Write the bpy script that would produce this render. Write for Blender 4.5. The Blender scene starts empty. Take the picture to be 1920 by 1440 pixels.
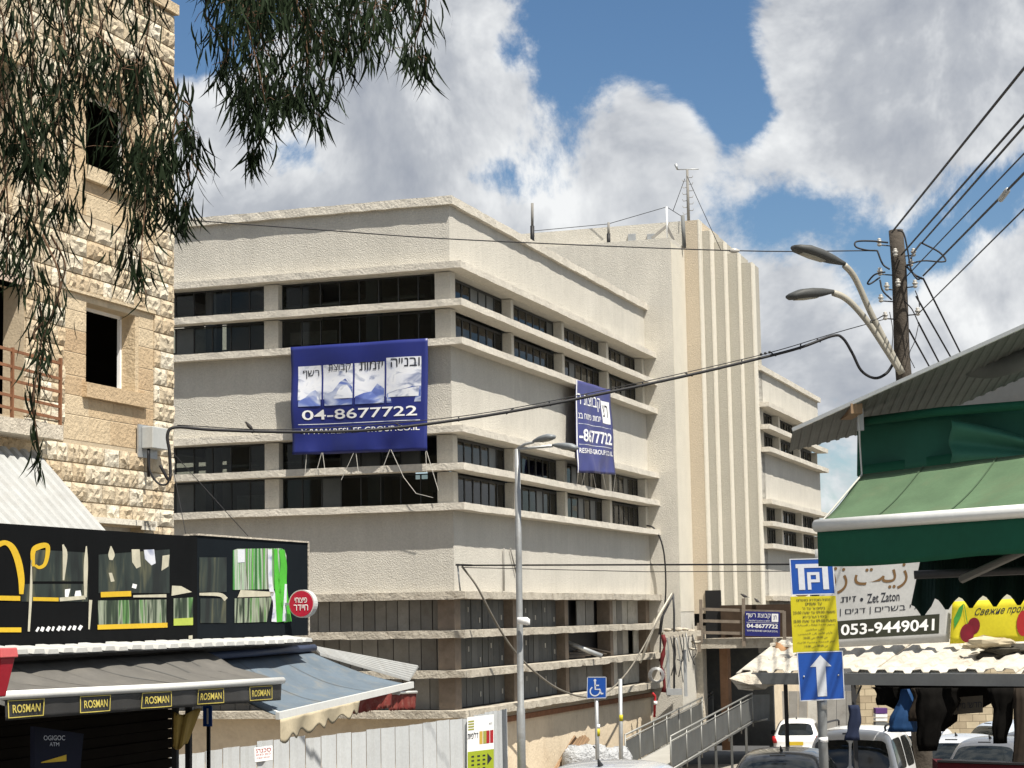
import bpy, math, random
from mathutils import Vector, Matrix, noise as mnoise
random.seed(7)
R = math.radians
SC = bpy.context.scene
COL = SC.collection
# ------------------------------------------------------------------ camera
FOC = 3774.2; PITCH = R(6.577); ROLL = R(1.039); EYE = 1.65; TH = R(18.29)
fw = Vector((0, math.cos(PITCH), math.sin(PITCH))); _rt = Vector((1, 0, 0)); _up = _rt.cross(fw)
rt = _rt * math.cos(ROLL) - _up * math.sin(ROLL); up = rt.cross(fw)
cam_d = bpy.data.cameras.new('camera'); cam = bpy.data.objects.new('camera', cam_d); COL.objects.link(cam)
cam_d.sensor_width = 36; cam_d.sensor_fit = 'HORIZONTAL'; cam_d.lens = FOC / 1920 * 36
cam_d.clip_start = 0.1; cam_d.clip_end = 2000
cam.matrix_world = Matrix.Translation((0, 0, EYE)) @ Matrix((rt, up, -fw)).transposed().to_4x4()
SC.camera = cam
# ------------------------------------------------------------------ light
SUN = Vector((0.325, -0.415, 0.95)).normalized()       # towards the sun
sun_d = bpy.data.lights.new('sun', 'SUN'); sun_d.energy = 5.0; sun_d.angle = R(0.5); sun_d.color = (1, 0.945, 0.85)
sun = bpy.data.objects.new('sun', sun_d); COL.objects.link(sun)
sun.rotation_euler = SUN.to_track_quat('Z', 'Y').to_euler(); sun.location = (20, -20, 40)
vs = SC.view_settings; SC.display_settings.display_device = 'sRGB'
vs.view_transform = 'Standard'; vs.look = 'None'; vs.gamma = 1; vs.use_curve_mapping = False
vs.exposure = 0.68

def pdir(px, py): return (fw * FOC + rt * (px - 960) - up * (py - 720)).normalized()
# ------------------------------------------------------------------ sky
def build_world():
    w = bpy.data.worlds.new('World'); SC.world = w; w.use_nodes = True
    nt = w.node_tree; nt.nodes.clear(); N = nt.nodes.new; L = nt.links.new
    g = bpy.data.node_groups.new('cloud_density', 'ShaderNodeTree')
    g.interface.new_socket('Dir', in_out='INPUT', socket_type='NodeSocketVector')
    g.interface.new_socket('Density', in_out='OUTPUT', socket_type='NodeSocketFloat')
    gi = g.nodes.new('NodeGroupInput'); go = g.nodes.new('NodeGroupOutput')
    def gm(op, a, b=None, c=None, clamp=False):
        n = g.nodes.new('ShaderNodeMath'); n.operation = op; n.use_clamp = clamp
        for i, x in enumerate((a, b, c)):
            if x is None: continue
            if isinstance(x, (int, float)): n.inputs[i].default_value = x
            else: g.links.new(x, n.inputs[i])
        return n.outputs[0]
    def gnoise(vec, scale, det, rough, dist=0.0):
        n = g.nodes.new('ShaderNodeTexNoise'); n.inputs['Scale'].default_value = scale; n.inputs['Detail'].default_value = det
        n.inputs['Roughness'].default_value = rough; n.inputs['Distortion'].default_value = dist
        g.links.new(vec, n.inputs['Vector']); return n
    # squash: clouds are wider than tall towards the horizon
    d0 = gi.outputs['Dir']
    wob = gnoise(d0, 9, 4, 0.6)
    sub = g.nodes.new('ShaderNodeVectorMath'); sub.operation = 'SUBTRACT'; g.links.new(wob.outputs['Color'], sub.inputs[0]); sub.inputs[1].default_value = (.5, .5, .5)
    sca = g.nodes.new('ShaderNodeVectorMath'); sca.operation = 'SCALE'; g.links.new(sub.outputs[0], sca.inputs[0]); sca.inputs['Scale'].default_value = 0.05
    add = g.nodes.new('ShaderNodeVectorMath'); add.operation = 'ADD'; g.links.new(d0, add.inputs[0]); g.links.new(sca.outputs[0], add.inputs[1])
    wd = add.outputs[0]
    n1 = gnoise(d0, 7.5, 10, 0.66, 0.35).outputs['Fac']
    tot = gm('MULTIPLY_ADD', n1, 1.35, -0.125)
    # (px, py, radius in px, weight): where clouds stand thick and where blue shows, in the direction seen
    blobs = [(360, 40, 75, -.36), (1150, 40, 125, -.42), (1050, 170, 60, -.18), (1300, 80, 110, -.34), (1365, 180, 50, -.26), (570, 270, 60, -.36), (720, 195, 40, -.2), (640, 330, 40, -.15),
             (905, 305, 60, -.30), (960, 120, 30, -.15), (1620, 410, 85, -.22), (1490, 425, 70, -.24), (1820, 350, 80, -.26), (1640, 540, 60, -.2), (1380, 240, 45, -.25), (1600, 560, 90, -.10), (1380, 400, 60, -.10),
             (1750, 470, 70, -.22), (480, 300, 50, -.06), (1010, 330, 45, -.12),
             (560, 180, 190, .14), (850, 210, 130, .12), (820, 60, 140, .12), (1180, 260, 150, .24), (1620, 150, 200, .22), (1850, 120, 190, .18), (1420, 60, 90, .14),
             (1560, 600, 150, .16), (1870, 520, 120, .20), (700, 360, 150, .12), (1200, 160, 90, .12), (430, 330, 120, .10), (1450, 560, 70, .1)]
    for px, py, r, wt in blobs:
        c = pdir(px, py)
        dn = g.nodes.new('ShaderNodeVectorMath'); dn.operation = 'DISTANCE'; g.links.new(wd, dn.inputs[0]); dn.inputs[1].default_value = c
        q = gm('DIVIDE', dn.outputs['Value'], r / FOC)
        e = gm('EXPONENT', gm('MULTIPLY', gm('MULTIPLY', q, q), -0.7))
        tot = gm('MULTIPLY_ADD', e, wt, tot)
    g.links.new(tot, go.inputs['Density'])
    tc = N('ShaderNodeTexCoord')
    def M(op, a, b=None, clamp=False):
        n = N('ShaderNodeMath'); n.operation = op; n.use_clamp = clamp
        for i, x in enumerate((a, b)):
            if x is None: continue
            if isinstance(x, (int, float)): n.inputs[i].default_value = x
            else: L(x, n.inputs[i])
        return n.outputs[0]
    def grp(vec):
        n = N('ShaderNodeGroup'); n.node_tree = g; L(vec, n.inputs[0]); return n.outputs[0]
    d = grp(tc.outputs['Generated'])
    off = N('ShaderNodeVectorMath'); off.operation = 'ADD'; L(tc.outputs['Generated'], off.inputs[0]); off.inputs[1].default_value = (0.008, -0.005, 0.017)
    def cn(vec):
        n = N('ShaderNodeTexNoise'); n.inputs['Scale'].default_value = 7.5; n.inputs['Detail'].default_value = 6; n.inputs['Roughness'].default_value = .62; n.inputs['Distortion'].default_value = .35
        L(vec, n.inputs['Vector']); return n.outputs['Fac']
    dA = cn(tc.outputs['Generated']); d2 = cn(off.outputs[0])
    al = N('ShaderNodeMapRange'); al.interpolation_type = 'SMOOTHSTEP'; L(d, al.inputs[0]); al.inputs[1].default_value = .435; al.inputs[2].default_value = .60
    lit = M('MULTIPLY', M('SUBTRACT', dA, d2), 2.2)          # thinner above = sunlit top
    thick = N('ShaderNodeMapRange'); L(d, thick.inputs[0]); thick.inputs[1].default_value = .55; thick.inputs[2].default_value = .95; thick.inputs[3].default_value = 0; thick.inputs[4].default_value = 1
    fine = N('ShaderNodeTexNoise'); fine.inputs['Scale'].default_value = 16; fine.inputs['Detail'].default_value = 7; fine.inputs['Roughness'].default_value = .6
    L(tc.outputs['Generated'], fine.inputs['Vector'])
    val = M('ADD', M('ADD', 0.585, lit), M('SUBTRACT', M('MULTIPLY', fine.outputs['Fac'], .44), M('MULTIPLY', thick.outputs[0], .27)), True)
    ramp = N('ShaderNodeValToRGB'); L(val, ramp.inputs[0])
    ramp.color_ramp.elements[0].position = .30; ramp.color_ramp.elements[0].color = (.215, .235, .275, 1)
    e = ramp.color_ramp.elements.new(.62); e.color = (.315, .332, .36, 1)
    ramp.color_ramp.elements[-1].position = 1.0; ramp.color_ramp.elements[-1].color = (.57, .58, .585, 1)
    sky = N('ShaderNodeTexSky'); sky.sky_type = 'NISHITA'; sky.sun_disc = False
    sky.sun_elevation = math.asin(SUN.z); sky.sun_rotation = math.atan2(SUN.x, SUN.y); sky.air_density = 1.0; sky.dust_density = .1; sky.ozone_density = 3.0
    hs = N('ShaderNodeHueSaturation'); hs.inputs['Saturation'].default_value = 1.13; L(sky.outputs[0], hs.inputs['Color'])
    b1 = N('ShaderNodeBackground'); L(hs.outputs[0], b1.inputs[0]); b1.inputs[1].default_value = 0.06
    b2 = N('ShaderNodeBackground'); L(ramp.outputs[0], b2.inputs[0]); b2.inputs[1].default_value = 1.0
    mx = N('ShaderNodeMixShader'); L(al.outputs[0], mx.inputs[0]); L(b1.outputs[0], mx.inputs[1]); L(b2.outputs[0], mx.inputs[2])
    o = N('ShaderNodeOutputWorld'); L(mx.outputs[0], o.inputs[0])
build_world()

# ------------------------------------------------------------------ frames: pixel -> place
def ray(px, py): return fw * FOC + rt * (px - 960) - up * (py - 720)
def W(px, py, Y):
    d = ray(px, py); return Vector((0, 0, EYE)) + d * (Y / d.y)
def rot(v, a): c, s = math.cos(a), math.sin(a); return Vector((v[0] * c - v[1] * s, v[0] * s + v[1] * c, v[2]))
GA = -TH                                   # street grid: x across the street, y along it
def g(v, a=GA): return rot(v, -a)          # world -> frame
def G(px, py, Y, a=GA): return g(W(px, py, Y), a)
def pl(px, py, ax, val, a=GA):             # where the sight line meets a plane of the frame
    d = g(ray(px, py), a); o = Vector((0, 0, EYE)); return o + d * ((val - o[ax]) / d[ax])
def gz(y):                                 # the street falls away from the camera
    return -0.0615 * y if y < 40 else (-2.46 - 0.035 * (y - 40) if y < 95 else -4.385)
def gzp(v, a=GA): return gz(rot(v, a).y)

# ------------------------------------------------------------------ mesh building
class B:
    def __init__(s, smooth=False): s.v = []; s.f = []; s.smooth = smooth
    def quad(s, *p):
        n = len(s.v); s.v += [tuple(q) for q in p]; s.f.append(tuple(range(n, n + len(p)))); return s
    def box(s, x0, x1, y0, y1, z0, z1):
        n = len(s.v); s.v += [(x, y, z) for z in (z0, z1) for y in (y0, y1) for x in (x0, x1)]
        s.f += [tuple(n + i for i in q) for q in ((0, 2, 3, 1), (4, 5, 7, 6), (0, 1, 5, 4), (2, 6, 7, 3), (0, 4, 6, 2), (1, 3, 7, 5))]; return s
    def obox(s, c, dx, dy, dz):            # oriented box: centre and three half vectors
        c = Vector(c); dx = Vector(dx); dy = Vector(dy); dz = Vector(dz); n = len(s.v)
        s.v += [tuple(c + dx * i + dy * j + dz * k) for k in (-1, 1) for j in (-1, 1) for i in (-1, 1)]
        s.f += [tuple(n + i for i in q) for q in ((0, 2, 3, 1), (4, 5, 7, 6), (0, 1, 5, 4), (2, 6, 7, 3), (0, 4, 6, 2), (1, 3, 7, 5))]; return s
    def bar(s, a, b, w, h, upv=(0, 0, 1)):
        a = Vector(a); b = Vector(b); d = b - a; sd = d.cross(Vector(upv))
        if sd.length < 1e-6: sd = d.cross(Vector((1, 0, 0)))
        sd.normalize(); u = sd.cross(d).normalized()
        return s.obox((a + b) / 2, d / 2, sd * w / 2, u * h / 2)
    def tube(s, pts, r, n=6, cap=True):
        pts = [Vector(p) for p in pts]; k = len(pts); rs = r if isinstance(r, (list, tuple)) else [r] * k
        t0 = (pts[1] - pts[0]).normalized(); a = t0.orthogonal().normalized(); base = len(s.v)
        for i, p in enumerate(pts):
            t = (pts[min(i + 1, k - 1)] - pts[max(i - 1, 0)]).normalized()
            a = (a - t * a.dot(t)).normalized(); b = t.cross(a)
            for j in range(n):
                w = 2 * math.pi * j / n; s.v.append(tuple(p + (a * math.cos(w) + b * math.sin(w)) * rs[i]))
        for i in range(k - 1):
            for j in range(n):
                s.f.append((base + i * n + j, base + i * n + (j + 1) % n, base + (i + 1) * n + (j + 1) % n, base + (i + 1) * n + j))
        if cap: s.f.append(tuple(base + j for j in range(n))[::-1]); s.f.append(tuple(base + (k - 1) * n + j for j in range(n)))
        return s
    def surf(s, fn, nu, nv, t=None):       # fn(u,v) in 0..1; t = thickness vector gives a closed sheet
        n = len(s.v)
        P = [Vector(fn(i / nu, j / nv)) for j in range(nv + 1) for i in range(nu + 1)]
        s.v += [tuple(p) for p in P]; m = nu + 1
        top = [(n + j * m + i, n + j * m + i + 1, n + (j + 1) * m + i + 1, n + (j + 1) * m + i) for j in range(nv) for i in range(nu)]
        s.f += top
        if t is not None:
            t = Vector(t); k = len(P); s.v += [tuple(p + t) for p in P]
            s.f += [tuple(i + k for i in q[::-1]) for q in top]
            ring = [i for i in range(m)] + [j * m + nu for j in range(1, nv + 1)] + [nv * m + i for i in range(nu - 1, -1, -1)] + [j * m for j in range(nv - 1, 0, -1)]
            for a, b in zip(ring, ring[1:] + ring[:1]): s.f.append((n + b, n + a, n + k + a, n + k + b))
        return s
    def prism(s, pts, off):                # polygon extruded along a vector
        off = Vector(off); n = len(s.v); k = len(pts); P = [Vector(p) for p in pts]
        s.v += [tuple(p) for p in P] + [tuple(p + off) for p in P]
        s.f.append(tuple(range(n, n + k))); s.f.append(tuple(range(n + k, n + 2 * k))[::-1])
        for i in range(k): j = (i + 1) % k; s.f.append((n + j, n + i, n + k + i, n + k + j))
        return s
    def mesh(s, name, off=(0, 0, 0)):
        m = bpy.data.meshes.new(name); o = Vector(off)
        m.from_pydata([tuple(Vector(p) - o) for p in s.v], [], s.f); m.validate()
        import bmesh
        bm = bmesh.new(); bm.from_mesh(m); bmesh.ops.recalc_face_normals(bm, faces=bm.faces[:]); bm.to_mesh(m); bm.free()
        if s.smooth: m.polygons.foreach_set('use_smooth', [True] * len(m.polygons))
        return m

def smoothpts(pts, k=6):                        # Catmull-Rom through the points
    P = [Vector(p) for p in pts]; P = [P[0] * 2 - P[1]] + P + [P[-1] * 2 - P[-2]]; out = []
    for i in range(1, len(P) - 2):
        for j in range(k):
            t = j / k; a, b, c, d = P[i - 1], P[i], P[i + 1], P[i + 2]
            out.append(.5 * ((2 * b) + (c - a) * t + (2 * a - 5 * b + 4 * c - d) * t * t + (3 * b - a - 3 * c + d) * t ** 3))
    return out + [P[-2]]
def tag(o, label=None, cat=None, group=None, kind=None):
    for k, x in (('label', label), ('category', cat), ('group', group), ('kind', kind)):
        if x: o[k] = x
    return o
class Thing:                               # an Empty at the thing's base; parts are given in frame coordinates
    def __init__(s, name, label, cat, base, a=GA, group=None, kind=None):
        s.a = a; s.base = Vector(base); s.o = bpy.data.objects.new(name, None); COL.objects.link(s.o); s.o.empty_display_size = .2
        s.o.location = rot(s.base, a); s.o.rotation_euler = (0, 0, a); tag(s.o, label, cat, group, kind)
    def add(s, name, b, m, parent=None, label=None, kind=None, bevel=0):
        me = b.mesh(name, s.base) if isinstance(b, B) else b
        if m and not me.materials: me.materials.append(m)
        o = bpy.data.objects.new(name, me); COL.objects.link(o); o.parent = parent or s.o
        if bevel:
            md = o.modifiers.new('bevel', 'BEVEL'); md.width = bevel; md.segments = 2; md.limit_method = 'ANGLE'
        return tag(o, label, None, None, kind)
    def inst(s, name, me, loc, scale=(1, 1, 1), rotz=0, parent=None, rote=None):
        o = bpy.data.objects.new(name, me); COL.objects.link(o); o.parent = parent or s.o
        o.location = Vector(loc) - s.base; o.scale = scale; o.rotation_euler = rote or (0, 0, rotz); return o
def single(name, label, cat, b, m, base, a=GA, group=None, kind=None, bevel=0):
    me = b.mesh(name, base); me.materials.append(m); o = bpy.data.objects.new(name, me); COL.objects.link(o)
    o.location = rot(Vector(base), a); o.rotation_euler = (0, 0, a)
    if bevel:
        md = o.modifiers.new('bevel', 'BEVEL'); md.width = bevel; md.segments = 2; md.limit_method = 'ANGLE'
    return tag(o, label, cat, group, kind)
def unit_box(name, m):
    me = B().box(-.5, .5, -.5, .5, -.5, .5).mesh(name); me.materials.append(m); return me

def text_mesh(s, bold=0.0, align='CENTER'):
    if any(0x5d0 <= ord(ch) <= 0x5ea for ch in s): return heb_mesh(s)
    if any(ord(ch) > 0x500 for ch in s): bold = 0.0
    V, F = raw_text(s, bold, align); return fit01(V, F)
_GL = {'\u05d3': [(.32, .41, 0, .51), (.01, .50, .51, .59)], '\u05ea': [(.06, .47, .51, .59), (.38, .47, 0, .51), (.13, .22, .08, .51), (0, .22, 0, .08)],
       '\u05e3': [(.03, .46, .51, .59), (.37, .46, -.24, .51), (.03, .11, .33, .51), (.11, .22, .33, .40)]}
def heb_mesh(s):                                  # Hebrew letter by letter (some letters are drawn as bars)
    V = []; F = []; x = 0.0
    for ch in s:
        if ch == ' ': x += .26; continue
        if ch in _GL:
            v = []; f = []
            for (a, b, c, d) in _GL[ch]: f.append(tuple(len(v) + i for i in range(4))); v += [(a, c), (b, c), (b, d), (a, d)]
        else:
            if ch not in _RAW: w_, f = raw_text(ch, 0.0, 'LEFT'); _RAW[ch] = ([(p.x, p.y) for p in w_], f)
            v, f = _RAW[ch]
        x0 = min(p[0] for p in v); n = len(V); V += [(p[0] - x0 + x, p[1]) for p in v]; F += [tuple(n + i for i in q) for q in f]; x += max(p[0] for p in v) - x0 + .09
    return fit01([Vector((p[0], p[1], 0)) for p in V], F)
_RAW = {}
def raw_text(s, bold, align):
    c = bpy.data.curves.new('t', 'FONT'); c.body = s; c.size = 1; c.align_x = align; c.offset = bold; c.resolution_u = 3
    o = bpy.data.objects.new('t', c); COL.objects.link(o)
    dg = bpy.context.evaluated_depsgraph_get(); me = bpy.data.meshes.new_from_object(o.evaluated_get(dg))
    bpy.data.objects.remove(o); bpy.data.curves.remove(c)
    V = [v.co.copy() for v in me.vertices]; F = [tuple(p.vertices) for p in me.polygons]; bpy.data.meshes.remove(me)
    return V, F
def fit01(V, F):
    x0 = min(v.x for v in V); x1 = max(v.x for v in V); y0 = min(v.y for v in V); y1 = max(v.y for v in V)
    return [((v.x - x0) / (x1 - x0), (v.y - y0) / (y1 - y0)) for v in V], F
def split_tris(V, F, k):                          # finer triangles so that lettering follows folds
    for _ in range(k):
        V = list(V); mid = {}; G_ = []
        def m(a, b):
            key = (min(a, b), max(a, b))
            if key not in mid: mid[key] = len(V); V.append(((V[a][0] + V[b][0]) / 2, (V[a][1] + V[b][1]) / 2))
            return mid[key]
        for f in F:
            for i in range(1, len(f) - 1):
                a, b, c = f[0], f[i], f[i + 1]; ab, bc, ca = m(a, b), m(b, c), m(c, a); G_ += [(a, ab, ca), (ab, b, bc), (ca, bc, c), (ab, bc, ca)]
        F = G_
    return V, F
def text_on(s, fn, u0, u1, v0, v1, bold=0.0, fine=0):     # lettering fitted into a box of a surface fn(u,v) -> point
    V, F = text_mesh(s, bold)
    if fine: V, F = split_tris(V, F, fine)
    b = B(); b.v = [tuple(fn(u0 + x * (u1 - u0), v0 + y * (v1 - v0))) for x, y in V]; b.f = F
    return b
def flat(o, ux, uy):                              # a flat sign face: origin and two edge vectors
    o = Vector(o); ux = Vector(ux); uy = Vector(uy); return lambda u, v: o + ux * u + uy * v
def heb(s): return s[::-1]

# ------------------------------------------------------------------ materials
def mat(name, col, rough=.85, metal=0.0, spec=.3, var=.12, vs=1.6, bump=0.0, bs=30, dist=.02, rnd=0.0, streak=0.0, dirt=0.0, dcol=(.12, .09, .06), fine=.06, coat=0.0, trans=0.0):
    m = bpy.data.materials.new(name); m.use_nodes = True; nt = m.node_tree; N = nt.nodes.new; L = nt.links.new
    p = nt.nodes['Principled BSDF']; p.inputs['Roughness'].default_value = rough; p.inputs['Metallic'].default_value = metal
    p.inputs['Specular IOR Level'].default_value = spec; p.inputs['Coat Weight'].default_value = coat
    pos = N('ShaderNodeNewGeometry').outputs['Position']
    def noise(sc, det=5, vec=None, ro=.55):
        n = N('ShaderNodeTexNoise'); n.inputs['Scale'].default_value = sc; n.inputs['Detail'].default_value = det; n.inputs['Roughness'].default_value = ro
        L(vec or pos, n.inputs['Vector']); return n.outputs['Fac']
    def math_(op, a, b):
        n = N('ShaderNodeMath'); n.operation = op
        for i, x in enumerate((a, b)):
            if isinstance(x, (int, float)): n.inputs[i].default_value = x
            else: L(x, n.inputs[i])
        return n.outputs[0]
    f = math_('MULTIPLY_ADD', noise(vs), 2 * var * 1.6); f.node.inputs[2].default_value = 1 - var * 1.6
    if fine:
        f2 = math_('MULTIPLY_ADD', noise(bs * .7, 3), fine * 4); f2.node.inputs[2].default_value = 1 - fine * 2; f = math_('MULTIPLY', f, f2)
    if rnd:
        oi = N('ShaderNodeObjectInfo').outputs['Random']
        f3 = math_('MULTIPLY_ADD', oi, rnd * 2); f3.node.inputs[2].default_value = 1 - rnd; f = math_('MULTIPLY', f, f3)
    if streak:
        mp = N('ShaderNodeMapping'); L(pos, mp.inputs[0]); mp.inputs['Scale'].default_value = (5, 5, .35)
        f4 = math_('MULTIPLY_ADD', noise(1.0, 4, mp.outputs[0]), streak * 2); f4.node.inputs[2].default_value = 1 - streak; f = math_('MULTIPLY', f, f4)
    vm = N('ShaderNodeVectorMath'); vm.operation = 'SCALE'; vm.inputs[0].default_value = col[:3]; L(f, vm.inputs['Scale']); c = vm.outputs[0]
    if dirt:
        mr = N('ShaderNodeMapRange'); L(noise(vs * 1.7 + .37, 7, None, .65), mr.inputs[0]); mr.inputs[1].default_value = .5; mr.inputs[2].default_value = .72; mr.inputs[4].default_value = dirt
        mx = N('ShaderNodeMix'); mx.data_type = 'RGBA'; L(mr.outputs[0], mx.inputs[0]); L(c, mx.inputs[6]); mx.inputs[7].default_value = (*dcol, 1); c = mx.outputs[2]
    L(c, p.inputs['Base Color'])
    if bump:
        bn = N('ShaderNodeBump'); bn.inputs['Strength'].default_value = bump; bn.inputs['Distance'].default_value = dist
        L(noise(bs, 4, None, .6), bn.inputs['Height']); L(bn.outputs[0], p.inputs['Normal'])
    if trans:
        tr = N('ShaderNodeBsdfTranslucent'); L(c, tr.inputs[0]); ms = N('ShaderNodeMixShader'); ms.inputs[0].default_value = trans
        L(p.outputs[0], ms.inputs[1]); L(tr.outputs[0], ms.inputs[2]); L(ms.outputs[0], nt.nodes['Material Output'].inputs[0])
    return m
def glass(name, tint=(.5, .55, .55), refl=.08, rough=.03):
    m = bpy.data.materials.new(name); m.use_nodes = True; nt = m.node_tree; nt.nodes.clear(); N = nt.nodes.new; L = nt.links.new
    t = N('ShaderNodeBsdfTransparent'); t.inputs[0].default_value = (*tint, 1); gl = N('ShaderNodeBsdfGlossy'); gl.inputs['Roughness'].default_value = rough
    fr = N('ShaderNodeFresnel'); fr.inputs[0].default_value = 1.32
    mx = N('ShaderNodeMixShader'); L(fr.outputs[0], mx.inputs[0]); L(t.outputs[0], mx.inputs[1]); L(gl.outputs[0], mx.inputs[2])
    o = N('ShaderNodeOutputMaterial'); L(mx.outputs[0], o.inputs[0]); return m

M = {}
M['stucco'] = mat('stucco', (.55, .522, .46), .95, var=.09, vs=.7, bump=1.0, bs=32, dist=.028, fine=.10, streak=.10, dirt=.22, dcol=(.40, .375, .325))
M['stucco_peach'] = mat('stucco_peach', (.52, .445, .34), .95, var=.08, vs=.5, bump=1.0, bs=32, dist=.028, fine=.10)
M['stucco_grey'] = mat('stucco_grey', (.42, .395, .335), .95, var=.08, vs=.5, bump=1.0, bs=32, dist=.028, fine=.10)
M['paint_white'] = mat('paint_white', (.64, .60, .51), .9, var=.05, bump=.5, bs=14, dist=.03)
M['ledge'] = mat('ledge', (.57, .53, .455), .95, var=.08, vs=1.2, bump=.8, bs=16, dist=.03, fine=.12)
M['old_ledge'] = mat('old_ledge', (.44, .40, .33), .95, var=.2, vs=2.2, bump=.8, bs=14, dist=.04, dirt=.55, dcol=(.16, .12, .08))
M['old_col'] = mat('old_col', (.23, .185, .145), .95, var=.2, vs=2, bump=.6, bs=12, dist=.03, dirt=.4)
M['interior'] = mat('interior', (.30, .285, .26), .95, var=.2, vs=.6)
M['inner_col'] = mat('inner_col', (.16, .17, .18), .9, var=.15)
M['frame'] = mat('frame', (.035, .036, .036), .6)
M['glass'] = glass('glass', (.62, .65, .63))
M['glass_dusty'] = mat('glass_dusty', (.075, .08, .078), .35, spec=.4, var=.3, vs=2)
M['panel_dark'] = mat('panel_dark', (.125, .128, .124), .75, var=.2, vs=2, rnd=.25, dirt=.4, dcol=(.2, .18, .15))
M['panel_mid'] = mat('panel_mid', (.25, .24, .22), .85, var=.2, vs=2, rnd=.22, dirt=.3)
M['panel_white'] = mat('panel_white', (.50, .48, .43), .85, var=.15, vs=2, rnd=.12, dirt=.35)
M['low_wall'] = mat('low_wall', (.62, .52, .38), .95, var=.1, vs=1, bump=.5, bs=12, dist=.03, dirt=.3, dcol=(.33, .24, .15))
M['pink_wall'] = mat('pink_wall', (.48, .38, .31), .95, var=.1, vs=1, bump=.3, bs=12)
M['steel'] = mat('steel', (.33, .34, .34), .45, .7, var=.12, vs=4, dirt=.25)
M['galv'] = mat('galv', (.42, .43, .43), .5, .6, var=.15, vs=5)
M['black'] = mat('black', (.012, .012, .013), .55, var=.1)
M['iron'] = mat('iron', (.05, .05, .052), .6, .3)
M['cable'] = mat('cable', (.015, .015, .017), .6, var=0, fine=0)
M['rope'] = mat('rope', (.55, .53, .48), .9)
M['wood'] = mat('wood', (.26, .17, .10), .85, var=.25, vs=5, rnd=.2)
M['wood_old'] = mat('wood_old', (.20, .165, .13), .9, var=.25, vs=4, streak=.3, bump=.5, bs=25)
M['white'] = mat('white_print', (.80, .80, .79), .6, var=.03, fine=.02)
M['rust'] = mat('rust', (.20, .09, .045), .9, var=.3, vs=6)
M['red'] = mat('red', (.42, .02, .025), .5, var=.15)
M['rubble'] = mat('rubble', (.50, .45, .37), .95, var=.25, vs=4, bump=.8, bs=18, dist=.04, dirt=.3)

# ------------------------------------------------------------------ ground
def ground():
    b = B(); ys = [-60, 0, 10, 20, 30, 40, 50, 60, 75, 95, 140, 400, 1200]; n = 0
    for y in ys:
        z = gz(y) if y > 0 else 0.0
        for x in (-500, -60, -20, 0, 20, 60, 500): b.v.append((x, y, z - .16))
    for j in range(len(ys) - 1):
        for i in range(6): b.f.append((j * 7 + i, j * 7 + i + 1, (j + 1) * 7 + i + 1, (j + 1) * 7 + i))
    m = mat('asphalt', (.055, .054, .052), .95, var=.2, vs=.5, bump=.5, bs=40, dist=.01, dirt=.3, dcol=(.11, .10, .09))
    o = single('ground', None, None, b, m, (0, 0, 0), 0); tag(o, 'grey asphalt ground falling away down the street', None, None, 'structure')
    def strip(name, x0, x1, y0, y1, h, mt, lab):
        b = B(); k = 20
        for j in range(k + 1):
            y = y0 + (y1 - y0) * j / k
            for x, dz in ((x0, -.3), (x0, h), (x1, h), (x1, -.3)):
                b.v.append((x, y, gzp((x, y, 0)) - .16 + dz))
        for j in range(k):
            for i in range(3): b.f.append((j * 4 + i, j * 4 + i + 1, (j + 1) * 4 + i + 1, (j + 1) * 4 + i))
        b.f += [(0, 1, 2, 3), (k * 4, k * 4 + 1, k * 4 + 2, k * 4 + 3)]
        o = single(name, None, None, b, mt, (0, 0, 0), GA); tag(o, lab, None, None, 'structure')
    pv = mat('paving', (.27, .245, .21), .95, var=.15, vs=2, bump=.3, bs=20, dirt=.3)
    strip('pavement', -30, -12.6, 5, 69, .14, pv, 'pale concrete pavement along the shops and the corner building')
    strip('pavement', -4.2, 12, 2, 45, .14, pv, 'pale concrete pavement under the market stalls')
ground()
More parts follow.
